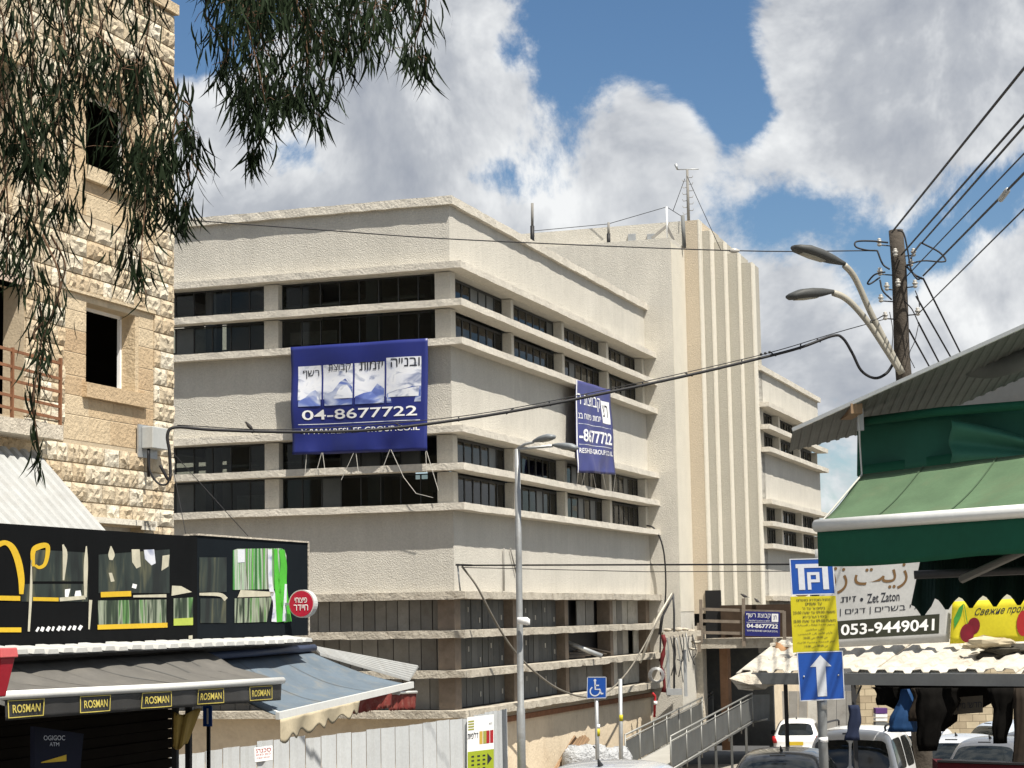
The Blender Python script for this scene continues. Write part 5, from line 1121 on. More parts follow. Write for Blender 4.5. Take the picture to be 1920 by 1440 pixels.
RP.add('deck', B().prism([A1_ - Vector((0, 0, .95)), E1_ - Vector((0, 0, .95)), E2_ - Vector((0, 0, .95)), A2_ - Vector((0, 0, .95))], (0, 0, -.06)), mat('deck_grey', (.34, .33, .30), .8, var=.1))
RP.add('landing_panel', B().prism([E2_ - Vector((0, 0, .05)), W(1443, 1302, 71.2), W(1443, 1352, 71.2), E2_ - Vector((0, 0, .95))], (0, .03, 0)), M['rail_sheet'])
RP.add('handrail', B(True).tube([E2_ - Vector((0, 0, .98)), W(1439, 1348, 69.8)], .03, 8), M['rail_tube'])
for i in range(5): 
    p = A2_.lerp(E2_, (i + .5) / 5); RP.add('support', B().box(p.x - .04, p.x + .04, p.y, p.y + .08, gz(64) - .2, p.z - 1.0), M['rail_sheet'])
def chunk(seed, r, sq=(1, 1, 1)):
    rnd = random.Random(seed); b = B(); n, m_ = 7, 5
    for j in range(m_ + 1):
        for i in range(n):
            a = 2 * math.pi * i / n; ph = math.pi * j / m_; k = r * rnd.uniform(.75, 1.15); b.v.append((k * math.sin(ph) * math.cos(a) * sq[0], k * math.sin(ph) * math.sin(a) * sq[1], k * math.cos(ph) * sq[2]))
    for j in range(m_):
        for i in range(n): b.f.append((j * n + i, j * n + (i + 1) % n, (j + 1) * n + (i + 1) % n, (j + 1) * n + i))
    return b
def off(b, p): b.v = [tuple(Vector(v) + Vector(p)) for v in b.v]; return b
RB = Thing('broken_balcony', 'broken concrete ledge with bent rods and pipes at the tower foot', 'rubble', W(1275, 1300, 66.2), 0)
RB.add('slab', B().obox(W(1277, 1189, 66.6), (.62, .05, .02), (0, .5, 0), (0, 0, .09)), M['old_ledge'])
for i, (px, py, r) in enumerate(((1252, 1181, .16), (1270, 1180, .20), (1297, 1183, .17), (1305, 1204, .18), (1300, 1216, .14), (1285, 1180, .14))): RB.add('concrete_chunk', off(chunk(i, r, (1.0, .8, .35)), W(px, py, 66.3)), M['old_ledge'])
for i in range(9): RB.add('bent_rod', B(True).tube(smoothpts([W(1250 + 6 * i, 1192 + jit(6), 66.1), W(1252 + 6 * i + jit(6), 1225 + jit(12), 66.0), W(1250 + 6 * i + jit(14), 1255 + jit(30), 66.0)], 4), .018, 5), M['iron' if i % 3 else 'steel'])
RB.add('pipe', B(True).tube([W(1200, 1243, 65.8), W(1232, 1160, 66), W(1261, 1113, 66.2)], .04, 8), M['paint_white']); RB.add('pipe', B(True).tube([W(1262, 1113, 66.2), W(1264, 1150, 66.2), W(1264, 1300, 66.2)], .035, 6), M['iron']); RB.add('pipe', B(True).tube([W(1262, 1116, 66.2), W(1240, 1160, 66.2), W(1236, 1190, 66.2)], .035, 6), M['iron'])
RB.add('post', B().obox(W(1285, 1262, 66.2), (.05, 0, 0), (0, .05, 0), (0, 0, .75)), M['galv']); RB.add('post', B().obox(W(1253, 1262, 66.2), (.05, 0, 0), (0, .05, 0), (0, 0, .75)), M['galv'])
RB.add('box', B().obox(W(1264, 1297, 66), (.25, 0, 0), (0, .1, 0), (0, 0, .10)), M['galv'])
single('debris_chute', 'crumpled dark red plastic debris chute beside the low windows', 'chute', B(True).tube([W(1243 + 3 * math.sin(i), 1190 + i * 12, 65.6) for i in range(10)], [.06 + .03 * math.sin(i * 2.3) for i in range(10)], 8), mat('chute_red', (.11, .010, .012), .7, var=.4, vs=5), W(1243, 1300, 65.6), 0)
wc = Thing('cable_coil', 'loose coil of grey cable hanging at the corner of the low windows', 'cable coil', W(1233, 1275, 65.2), 0)
for k in range(4): wc.add('loop', B(True).tube([W(1231, 1266, 65.2) + Vector((math.cos(a * .42) * (.17 + .03 * k), .02 * k, math.sin(a * .42) * (.19 + .02 * k))) for a in range(16)], .012, 5, False), M['galv'])
pkl = Thing('plank_stack', 'bundle of old brown planks leaning on the low wall beside the sacks', 'planks', W(1060, 1445, 58), 0)
for i in range(9): pkl.add('plank', B().bar(W(1036 + i * 3, 1452 + jit(4), 56.8 + i * .03), W(1072 + i * 4 + jit(3), 1384 + jit(5), 57.8), .05, .10), M['wood'])
for i in range(5):
    c = W(1078 + i * 21, 1428 + jit(5), 57 + i * .5); b = B(True); rnd = random.Random(i)
    b.surf(lambda u, v: c + Vector((.36 * math.cos(u * 6.2832) * abs(math.sin(v * 3.1416)) ** .6 * (1 + .12 * mnoise.noise(Vector((u * 6, v * 6, i)))), .34 * math.sin(u * 6.2832) * abs(math.sin(v * 3.1416)) ** .6, -.42 * math.cos(v * 3.1416) + .07 * mnoise.noise(Vector((u * 8, v * 8, i + 9))))), 22, 12)
    single('white_sack', 'crumpled white rubble sack by the low wall, %s from the planks' % ('first', 'second', 'third', 'fourth', 'fifth')[i], 'sack', b, mat('sack%d' % i, (.42, .43, .44), .85, var=.22, vs=7, bump=1.0, bs=9, dist=.15), c - Vector((0, 0, .42)), 0, 'rubble sacks along the low wall')
hy = Thing('red_standpipe', 'small red fire standpipe on the wall beside the ramp', 'standpipe', W(1228, 1345, 64.5), 0); hy.add('pipe', B(True).tube([W(1227, 1345, 64.5), W(1228, 1315, 64.5), W(1228, 1305, 64.5), W(1224, 1300, 64.4)], .04, 8), M['red']); hy.add('valve', B(True).tube([W(1226, 1318, 64.4), W(1232, 1318, 64.4)], .06, 8), M['white'])
# ------------------------------------------------------------------ green awning stall, near right
GS = Thing('green_awning', 'green canvas market awning with a white front bar at the right edge', 'awning', W(1800, 1440, 10.6), 0)
M['green_top'] = mat('green_top', (.09, .15, .082), .85, var=.15, vs=2.5, streak=.3, dirt=.4, dcol=(.13, .15, .085), trans=.10, bump=.3, bs=90, dist=.004); M['green_dk'] = mat('green_dark', (.012, .085, .055), .7, var=.15, vs=3); M['green_val'] = mat('green_valance', (.010, .10, .055), .75, var=.12, vs=3, trans=.25)
def gl(px, py, Yl=11.5, slope=-1.1 / 390):       # a point in the awning's own vertical plane, nearer towards the right
    return W(px, py, Yl + (px - 1532) * slope)
b0 = gl(1532, 986); b1 = gl(1920, 958); dv = b1 - b0; b2 = b0 + dv * 1.7
GS.add('front_bar', B(True).tube([b0 - dv * .004, b0.lerp(b2, .3), b2], .036, 14), M['alu'])
t0 = gl(1612, 890, 12.35); t1 = gl(1920, 852, 12.35); t2 = t0 + (t1 - t0) * 2.1
gf = lambda u, v: b0.lerp(b2, u).lerp(t0.lerp(t2, u), v) + Vector((0, 0, -.03 * math.sin(v * 3.14) + .006 * math.sin(u * 40) * math.sin(v * 3.14)))
GS.add('canopy', B(True).surf(gf, 50, 10, (0, .004, -.006)), M['green_top'])
GS.add('valance', B(True).surf(lambda u, v: b0.lerp(b2, u) + Vector((.02 * math.sin(u * 22) * (1 - v), .015 * math.sin(u * 31) * (1 - v), -.03 - (1 - v) * (.20 + .012 * math.sin(u * 9)))), 60, 6, (0, .005, 0)), M['green_val'])
for u in (.19, .40): GS.add('crease_seam', B(True).surf(lambda a, v: gf(u + .004 * a - .03 * (1 - v), v) + Vector((0, -.006, .006)), 1, 10), mat('green_seam', (.06, .10, .055), .9))
# upright canvas under the roof, with a gathered swag
c0 = gl(1606, 893, 12.75); c1 = gl(1920, 853, 12.75); d0 = gl(1607, 792, 12.75); d1 = gl(1920, 763, 12.75)
c2 = c0 + (c1 - c0) * 2; d2_ = d0 + (d1 - d0) * 2
GS.add('back_canvas', B(True).surf(lambda u, v: c0.lerp(c2, u).lerp(d0.lerp(d2_, u), v) + Vector((0, .03 * math.sin(u * 26) - .02, 0)), 50, 8, (0, .006, 0)), M['green_dk'])
GS.add('canvas_hem', B(True).surf(lambda u, v: c0.lerp(c2, u) + Vector((0, -.05 - .02 * math.sin(u * 26), -.015 + v * .075)), 50, 2, (0, .006, 0)), M['green_val'])
s0 = gl(1790, 800, 12.2)
GS.add('swag', B(True).surf(lambda u, v: gl(1782 + u * 260 * (1 - .15 * v), 868 - v * (80 - 60 * u) - 10 * math.sin(u * 3.1), 12.6) + Vector((0, -.05 * math.sin(v * 9 + u * 3), 0)), 24, 16, (0, .006, 0)), mat('green_swag', (.03, .13, .085), .7, var=.15, vs=3))
GS.add('top_pipe', B(True).tube([gl(1622, 790, 12.55), gl(1760, 772, 12.55), gl(1920, 760, 12.55), gl(2200, 742, 12.55)], .028, 8), M['green_val'])
GS.add('end_cord', B(True).tube([gl(1610, 770, 12.3), gl(1612, 830, 12.3), gl(1616, 890, 12.3), b0 + Vector((.03, .05, .02))], .006, 5), M['rope'])
# corrugated roof over it
MR = Thing('market_roof', 'grey corrugated market roof with a pale edge above the green awning', 'roof', W(1850, 1440, 11.5), 0)
def rs2(u, v):
    e0 = gl(1486, 812, 12.25); e1 = gl(1920, 618, 12.25); e = e0 + (e1 - e0) * u * 1.7
    return e + Vector((.10, 1, -.09)) * v * (.70 + 1.2 * min(1, u * 2.2))
MR.add('sheet', corr(rs2, 34, 2, .007, (0, 0, .008), (0, 0, 1)), mat('roof_under', (.13, .135, .13), .8, .0, var=.2, vs=3))
MR.add('edge_trim', B().bar(rs2(0.0, 0) + Vector((0, -.012, .02)), rs2(1, 0) + Vector((0, -.012, .02)), .012, .022), M['alu'])
for px, py in ((1594, 770), (1600, 765)): pass
MR.add('rafter_end', B().obox(gl(1596, 772, 12.4), (.035, 0, 0), (0, .2, 0), (0, 0, .03)), M['wood']); MR.add('hanger', B().obox(gl(1612, 780, 12.5), (.02, 0, 0), (0, .02, 0), (0, 0, .09)), M['galv'])
MR.add('back_wall', B().prism([gl(1616, 800, 14.2), gl(2200, 750, 14.2), gl(2200, 540, 14.2), gl(1920, 655, 14.2), gl(1640, 772, 14.2)], (0, .05, 0)), M['panel_dark'])
MR.add('tarpaulin', B(True).surf(lambda u, v: gl(1812 + u * 200, 705 - v * 42 - u * 18 + 8 * math.sin(u * 6), 12.9) + Vector((0, -.06 * math.sin(v * 3.14) + .03 * math.sin(u * 9), 0)), 16, 6, (0, .01, 0)), mat('tarp_grey', (.16, .17, .165), .8, var=.15))
for px in (2150, 2450):
    q = gl(px, 1000, 12.6); MR.add('post', B().box(q.x, q.x + .08, q.y, q.y + .08, gz(q.y), 3.3), M['steel'])
# second awning seen from below, scalloped
DA = Thing('scalloped_awning', 'very dark green scalloped awning in shade behind the green one', 'awning', W(1850, 1440, 14), 0)
pts = [(1733, 1030), (1722, 1065), (1716, 1095), (1708, 1128)]
sc = []
x = 1708; k = 0
while x < 2300:
    for j in range(7): sc.append((x + j * 6.4, (1149 - (x - 1708) * .06) - 24 * abs(math.cos(j / 7 * math.pi)) ** 1.3 + (9 if k == 0 else 0)))
    x += 45; k += 1
poly = pts + sc + [(2300, 1110), (2300, 980)]
b = B(); top = [W(x, 1035 - (x - 1700) * .03 if x > 1733 else y, 13.6) for x, y in sc]
cols_ = [(x, y) for x, y in sc]
for (x, y) in cols_: b.v += [tuple(W(x, y, 13.5)), tuple(W(max(x, 1716 + (1733 - 1716) * .8), 1030, 13.9))]
for i in range(len(cols_) - 1): b.f.append((2 * i, 2 * i + 2, 2 * i + 3, 2 * i + 1))
DA.add('valance', b, mat('green_black', (.006, .022, .016), .9, var=.1))
DA.add('canopy', B().prism([W(1728, 1046, 13.9), W(2300, 1030, 13.9), W(2300, 1010, 11.9), W(1745, 1040, 11.9)], (0, 0, .01)), M['green_dk'])
DA.add('crossbar', B(True).tube([W(1714, 1078, 13.2), W(2200, 1058, 13.0)], .028, 8), M['iron']); DA.add('arm', B(True).tube([W(1804, 1086, 12.9), W(1925, 1030, 12.2), W(2100, 950, 11.6)], .027, 8), mat('arm_dark', (.12, .12, .11), .5, .3))
# banners behind the stall roof
def flatbanner(t, c, Y0, Y1):
    q = [W(c[0][0], c[0][1], Y0), W(c[1][0], c[1][1], Y1), W(c[2][0], c[2][1], Y1), W(c[3][0], c[3][1], Y0)]
    return q, (lambda u, v, o=0.0: q[0].lerp(q[1], u).lerp(q[3].lerp(q[2], u), v) + Vector((0, -o + .02 * math.sin(u * 11) * math.sin(v * 4), 0)))
ZB = Thing('shop_banner', 'grey white banner with brown Arabic script and a phone number above the stall roof', 'banner', W(1660, 1215, 36.5), 0)
q, f = flatbanner(ZB, [(1528, 1216), (1780, 1204), (1788, 1000), (1528, 1030)], 36.8, 36.2)
ZB.add('sheet', B(True).surf(lambda u, v: f(u, v), 24, 12, (0, .01, 0)), mat('banner_grey', (.42, .42, .41), .7, var=.12, vs=2.2)); ZB.add('strip', B(True).surf(lambda u, v: f(.15 + u * .77, .08 + v * .18 + u * .005, .003), 24, 3), mat('strip_dark', (.03, .032, .02), .6))
M['brown'] = mat('brown_print', (.15, .085, .035), .6, var=.1)
tx = lambda s, a, b, c, d, m, w=.01, o=.006: ZB.add('lettering', text_on(s, lambda x, y: f(x, y, o), a, b, c, d, w, 1), m)
tx(arab('زيت'), .29, .68, .53, .77, M['brown'], .02); tx(arab('زتون'), -.16, .24, .53, .80, M['brown'], .02)
tx('Zet Zaton', .385, .625, .415, .505, M['ink']); tx(hebn('זית זיתון'), -.02, .305, .42, .495, M['ink']); ZB.add('lettering', B().quad(*[f(.345 + .012 * math.cos(k * .785), .455 + .018 * math.sin(k * .785), .006) for k in range(8)]), M['ink'])
tx(hebn('לי בשרים | דגים | טבעי'), -.02, .76, .305, .385, M['ink']); tx('053-9449041', .195, .885, .115, .225, M['white'], .02)
YB = Thing('fruit_banner', 'yellow banner with painted cherries and dark Cyrillic lettering', 'banner', W(1860, 1208, 36), 0)
q2, f2 = flatbanner(YB, [(1781, 1207), (2000, 1200), (2000, 1118), (1786, 1128)], 36.1, 35.4)
YB.add('sheet', B(True).surf(lambda u, v: f2(u, v), 16, 6, (0, .01, 0)), mat('banner_yellow', (.58, .50, .02), .6, var=.1, vs=2))
V_, F_ = text_mesh('Свежие продукты', .006); bb = B(); bb.v = [tuple(f2(.19 + x * .60 + y * .03, .60 + y * .22 + .05 * x, .006)) for x, y in V_]; bb.f = F_; YB.add('lettering', bb, M['ink'])
M['cherry'] = mat('cherry_print', (.16, .006, .014), .35, spec=.5, var=.25, vs=8); M['leafp'] = mat('leaf_print', (.05, .25, .04), .6, var=.2, vs=6)
def ell(cx, cy, rx, ry, o): return B().quad(*[f2(cx + rx * math.cos(k * .35), cy + ry * math.sin(k * .35), o) for k in range(18)])
YB.add('cherry', ell(.20, .40, .055, .20, .007), M['cherry']); YB.add('cherry', ell(.145, .24, .062, .22, .02), M['cherry']); YB.add('leaf', B().quad(*[f2(u, v, .016) for u, v in ((.03, .35), (.02, .6), (.06, .85), (.10, .95), (.085, .65))]), M['leafp'])
YB.add('stem', B().quad(f2(.10, .92, .016), f2(.106, .92, .016), f2(.15, .42, .016), f2(.143, .42, .016)), M['leafp']); YB.add('strawberry', ell(.63, .42, .06, .30, .016), M['redink'])
# ------------------------------------------------------------------ stall with the corrugated roof
SR = Thing('stall_roof', 'white dirty corrugated stall roof with a grey gutter beam, strewn with debris', 'roof', W(1650, 1440, 35.5), 0)
r0 = W(1380, 1262, 36.5); r1 = W(2050, 1262, 32.8); k0 = W(1452, 1206, 39.2); k1 = W(2150, 1196, 35.5)
rf = lambda u, v: r0.lerp(r1, u).lerp(k0.lerp(k1, u), v) + Vector((0, 0, .012 * math.sin(u * 60)))
for i in range(5): SR.add('roof_sheet', corr(lambda u, v: rf((i + u) / 5, v) + Vector((0, 0, .02 * (i % 2) + jit(.004))), 4, 3, .055, (0, 0, -.012), (0, 0, 1)), M['white_metal_d'])
g0 = W(1392, 1272, 36.3); g1 = W(2050, 1276, 32.6)
SR.add('gutter_beam', B().bar(g0, g1, .10, .20), mat('beam_grey', (.15, .155, .155), .6, .2, var=.15, vs=2)); SR.add('beam_cap', B().prism([W(1560, 1266, 35.4), W(1830, 1267, 33.9), W(1836, 1252, 34.1), W(1640, 1252, 35.2)], (0, .02, 0)), M['alu'])
SR.add('broken_end', off(chunk(55, .32, (1.5, .7, .5)), W(1412, 1277, 36.2)), M['rubble'])
for px, Yp in ((1597, 35.2), (2040, 33), (1470, 38.6), (1950, 36.2)):
    q = W(px, 1290, Yp); SR.add('post', B().box(q.x, q.x + .07, q.y, q.y + .07, gz(Yp) - .1, q.z + .1), M['iron'])
SR.add('lattice', B().bar(W(1596, 1330, 35.2), W(1615, 1285, 35.2), .03, .03), M['iron'])
lg = Thing('roof_log', 'short orange brown log lying on the stall roof by the notice sign', 'log', W(1470, 1232, 38.6), 0); lg.add('trunk', B(True).tube([W(1452, 1220, 38.4), W(1475, 1225, 38.4), W(1510, 1230, 38.2)], [.17, .15, .14], 10), mat('log', (.36, .20, .10), .9, var=.3, vs=4)); lg.add('plank', B().bar(W(1446, 1208, 38.5), W(1500, 1212, 38.3), .2, .05), M['paint_white'])
for nm, lab, n_, cx, cy, w, h, m, s0_ in (('cloth_heap', 'crumpled beige sacking heap on the stall roof below the yellow banner', 7, 1842, 1207, 46, 9, M['canvas'], 3), ('debris_heap', 'dark heap of leaves and rubbish at the right end of the stall roof', 12, 1890, 1228, 45, 14, mat('debris', (.05, .045, .035), .95, var=.5, vs=8), 30)):
    t = Thing(nm, lab, 'debris', W(cx, cy + h, 35.2), 0)
    for i in range(n_): t.add('scrap', off(chunk(s0_ + i, random.uniform(.12, .24), (1.5, .8, .45)), W(cx + random.uniform(-w, w), cy + random.uniform(-h, h), 35.2 + jit(.3))), m)
# goods hanging in the dark
def hang(name, lab, cat, cx, y0, y1, w0, w1, Yd, m, fold=7):
    st = []
    for i in range(9):
        t = i / 8; c = W(cx + 3 * math.sin(t * 5), y0 + (y1 - y0) * t, Yd); w = (w0 + (w1 - w0) * t) / 3774 * Yd / 2 * (1 + .35 * mnoise.noise(Vector((t * 3.5, cx * .1, 0)))); st.append((c, (w, 0, 0), (0, w * .5, 0)))
    b = B(True); base = 0; n = 24
    for q_i, (c, s, u) in enumerate(st):
        t_ = q_i / 8
        for k in range(n):
            a = 2 * math.pi * k / n; r = 1 + .16 * math.sin(a * fold + t_ * 3) + .10 * mnoise.noise(Vector((a * 2, t_ * 6, cx))); b.v.append(tuple(Vector(c) + Vector(s) * math.cos(a) * r + Vector(u) * math.sin(a) * r))
    for i in range(8):
        for k in range(n): b.f.append((i * n + k, i * n + (k + 1) % n, (i + 1) * n + (k + 1) % n, (i + 1) * n + k))
    b.f += [tuple(range(n))[::-1], tuple(8 * n + k for k in range(n))]
    return single(name, lab, cat, b, m, W(cx, y1, Yd), 0)
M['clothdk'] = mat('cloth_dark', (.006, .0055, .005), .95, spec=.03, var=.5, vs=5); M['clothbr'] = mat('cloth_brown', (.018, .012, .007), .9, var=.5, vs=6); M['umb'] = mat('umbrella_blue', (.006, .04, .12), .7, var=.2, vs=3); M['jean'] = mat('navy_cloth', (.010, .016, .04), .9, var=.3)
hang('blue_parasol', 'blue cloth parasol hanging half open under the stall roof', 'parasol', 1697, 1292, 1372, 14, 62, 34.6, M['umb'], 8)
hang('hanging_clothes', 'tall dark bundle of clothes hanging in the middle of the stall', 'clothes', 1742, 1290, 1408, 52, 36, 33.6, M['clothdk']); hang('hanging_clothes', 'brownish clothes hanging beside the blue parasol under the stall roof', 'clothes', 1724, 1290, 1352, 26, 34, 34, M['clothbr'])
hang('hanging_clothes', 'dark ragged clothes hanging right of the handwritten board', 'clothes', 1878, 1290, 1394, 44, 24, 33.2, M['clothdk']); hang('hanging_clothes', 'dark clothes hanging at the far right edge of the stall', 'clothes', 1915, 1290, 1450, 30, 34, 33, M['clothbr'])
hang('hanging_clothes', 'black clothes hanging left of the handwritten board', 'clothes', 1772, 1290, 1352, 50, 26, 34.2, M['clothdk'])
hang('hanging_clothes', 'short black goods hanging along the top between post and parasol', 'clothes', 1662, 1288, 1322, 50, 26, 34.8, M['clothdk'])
jk = hang('tied_jacket', 'dark navy jacket tied to the stall post beside the arrow sign', 'jacket', 1600, 1322, 1388, 18, 26, 30, M['jean'], 5)
hb = Thing('handwritten_board', 'dim cardboard board with handwritten Hebrew under the stall roof', 'sign', W(1815, 1340, 34.4), 0)
q3 = [W(1788, 1340, 34.4), W(1843, 1336, 34.2), W(1843, 1304, 34.2), W(1788, 1308, 34.4)]; f3 = lambda u, v, o=.01: q3[0].lerp(q3[1], u).lerp(q3[3].lerp(q3[2], u), v) + Vector((0, -o, 0))
hb.add('board', B().prism(q3, (0, .02, 0)), mat('cardboard', (.10, .085, .065), .9)); hb.add('lettering', text_on(hebn('חדש! מיץ'), f3, .1, .95, .2, .7, .01), M['ink'])
SC_ = Thing('stall_counter', 'stall counter covered with dark red cloth at the lower right', 'counter', W(1830, 1480, 33), 0)
SC_.add('cloth', B().prism([W(1758, 1430, 33), W(1925, 1436, 32.4), W(1925, 1600, 32.4), W(1758, 1600, 33)], (.1, .9, 0)), mat('cloth_red', (.06, .004, .008), .9, var=.2))
SC_.add('top', B().prism([W(1757, 1429, 32.95), W(1926, 1435, 32.35), W(1940, 1432, 33.3), W(1772, 1426, 33.9)], (0, 0, .03)), M['black'])
dk = Thing('stall_shade_sheet', 'black ragged sheets added for the dark behind the goods under the stall roof', 'cloth', W(1760, 1360, 35.2), 0)  # black sheets added where the space under the roof is only in shade
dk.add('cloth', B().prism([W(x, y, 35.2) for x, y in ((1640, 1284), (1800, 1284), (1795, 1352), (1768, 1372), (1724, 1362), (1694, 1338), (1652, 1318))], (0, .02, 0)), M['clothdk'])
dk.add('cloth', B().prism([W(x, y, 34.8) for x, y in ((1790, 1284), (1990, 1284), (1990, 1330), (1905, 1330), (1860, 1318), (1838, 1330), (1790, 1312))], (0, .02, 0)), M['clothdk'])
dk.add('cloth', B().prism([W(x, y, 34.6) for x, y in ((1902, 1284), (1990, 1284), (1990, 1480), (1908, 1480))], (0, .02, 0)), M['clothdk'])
# far things below the stall roof
FWm = mat('far_stone', (.50, .42, .30), .95, var=.2, vs=2)
def brickmat(m, sc, bw, rh):
    nt = m.node_tree; p = nt.nodes['Principled BSDF']; src = p.inputs['Base Color'].links[0].from_socket
    tc = nt.nodes.new('ShaderNodeTexCoord'); mp = nt.nodes.new('ShaderNodeMapping'); mp.inputs['Rotation'].default_value = (R(90), 0, 0); nt.links.new(tc.outputs['Object'], mp.inputs[0])
    br = nt.nodes.new('ShaderNodeTexBrick'); nt.links.new(mp.outputs[0], br.inputs['Vector']); br.inputs['Scale'].default_value = sc; br.inputs['Brick Width'].default_value = bw; br.inputs['Row Height'].default_value = rh; br.inputs['Mortar Size'].default_value = .012
    br.inputs['Color1'].default_value = (1.1, 1.1, 1.05, 1); br.inputs['Color2'].default_value = (.75, .72, .68, 1); br.inputs['Mortar'].default_value = (.4, .38, .35, 1)
    mx = nt.nodes.new('ShaderNodeVectorMath'); mx.operation = 'MULTIPLY'; nt.links.new(src, mx.inputs[0]); nt.links.new(br.outputs[0], mx.inputs[1]); nt.links.new(mx.outputs[0], p.inputs['Base Color'])
brickmat(FWm, 1, .55, .28)
fwall = Thing('far_stone_wall', 'sunlit yellow stone wall of a building seen far below the stall roof', 'wall', W(1750, 1380, 84), 0)
fwall.add('wall', B().box(W(1612, 1300, 84).x, W(2100, 1300, 84).x, 84, 85, -4.3, 1.0), FWm)
shp = Thing('far_shop_shelf', 'small far shop stand with white and purple goods beside the van', 'stand', W(1650, 1380, 60), 0)
for i, (y0, y1, m) in enumerate(((1328, 1338, mat('purple', (.10, .04, .16), .6)), (1339, 1345, M['white']), (1347, 1352, M['white']), (1354, 1364, M['panel_dark']), (1366, 1371, M['white']))): shp.add('shelf', B().prism([W(1642, y1, 60), W(1664, y1, 60), W(1664, y0, 60), W(1642, y0, 60)], (0, .4, 0)), m)
gp = Thing('grey_panel_fence', 'grey upright sheet metal fence behind the small white hatchback', 'fence', W(1500, 1400, 76), 0)
for i in range(9): gp.add('fence_panel', B().prism([W(1443 + i * 18, 1420, 76), W(1460 + i * 18, 1420, 76), W(1460 + i * 18, 1296, 76), W(1443 + i * 18, 1296, 76)], (0, .05, 0)), M['panel_white'] if i == 4 else M['panel_mid'])
# ------------------------------------------------------------------ cars
M['tyre'] = mat('tyre', (.02, .02, .02), .85); M['rim'] = mat('rim', (.35, .35, .36), .4, .7); M['carglass'] = mat('car_glass', (.012, .015, .016), .06, spec=.6, var=0, fine=0); M['tail'] = mat('tail_light', (.35, .01, .012), .2, spec=.5, var=.1); M['plate_y'] = mat('plate_yellow', (.60, .42, .03), .5); M['trim'] = mat('car_trim', (.02, .02, .021), .6)
def paint(name, c, rough=.25): return mat(name, c, rough, 0, .5, var=.03, fine=0, coat=.6)
def car(label, x, y, head, L_, Wd, Ht, prof, body, cabin, group='cars parked down the street', rack=False, fin=False, name='parked_car', plate=True):
    """prof: stations along the length from tail (0) to nose (1): (t, z_belt, z_top, roof half width, body half width); cabin = station range with glass"""
    base = Vector((x, y, gz(y) - .02)); a = math.atan2(-math.sin(R(head)), math.cos(R(head)))      # heading clockwise from +Y
    t = Thing(name, label, 'car', rot(base, -a), a, group)
    b0 = rot(base, -a); P = lambda px, py, pz: b0 + Vector((px, py, pz)); hw = Wd / 2; zb = .22
    rings = []
    for (s, zbelt, ztop, rw, bw) in prof:
        yy = s * L_
        pts = [(0, ztop), (rw * .55, ztop - .012), (rw * .86, ztop - .045), (rw, ztop - .10 if ztop - zbelt > .15 else ztop - .03)]
        pts += [(rw + (bw - rw) * .5, (zbelt + ztop) / 2 - .03), (bw * .985, zbelt), (bw, zbelt - .08), (bw, zbelt - .30), (bw * .985, .42), (bw * .93, zb), (0, zb)]
        rings.append([(hw * u, yy, z) for u, z in pts])
    n = len(rings[0]); b = B(True)
    def grid(side):
        o = len(b.v)
        for r in rings: b.v += [tuple(P(side * u, yy, z)) for u, yy, z in r]
        for i in range(len(rings) - 1):
            for k in range(n - 1): b.f.append((o + i * n + k, o + i * n + k + 1, o + (i + 1) * n + k + 1, o + (i + 1) * n + k))
        return o
    o1 = grid(1); o2 = grid(-1)
    for i in (0, len(rings) - 1):
        for k in range(n - 1): b.f.append((o1 + i * n + k, o1 + i * n + k + 1, o2 + i * n + k + 1, o2 + i * n + k))
    import bmesh
    me = b.mesh('body', b0); bm = bmesh.new(); bm.from_mesh(me); bmesh.ops.remove_doubles(bm, verts=bm.verts[:], dist=.0008); bmesh.ops.recalc_face_normals(bm, faces=bm.faces[:]); bm.to_mesh(me); bm.free(); me.polygons.foreach_set('use_smooth', [True] * len(me.polygons))
    me.materials.append(body); bo = t.add('body', me, None); md = bo.modifiers.new('sub', 'SUBSURF'); md.levels = 2; md.render_levels = 2
    return t, P, rings, hw
def glassq(t, pts, name='window'):
    p = [Vector(q) for q in pts]; c = sum(p, Vector()) / len(p); m_ = [q.lerp(c, .0) for q in p]
    a, b, c_, d = p; body = [ch for ch in t.o.children if ch.name.startswith('body')][0]
    def fn(u, v):                                # rounded pane: corners drawn in
        k = 1 - .10 * (abs(2 * u - 1) ** 6) * (abs(2 * v - 1) ** 6); u, v = .5 + (u - .5) * k, .5 + (v - .5) * k; return a.lerp(b, u).lerp(d.lerp(c_, u), v)
    o = t.add(name, B(True).surf(fn, 10, 8), M['carglass']); md = o.modifiers.new('wrap', 'SHRINKWRAP'); md.target = body; md.wrap_method = 'NEAREST_SURFACEPOINT'; md.wrap_mode = 'ABOVE_SURFACE'; md.offset = .006
    return o
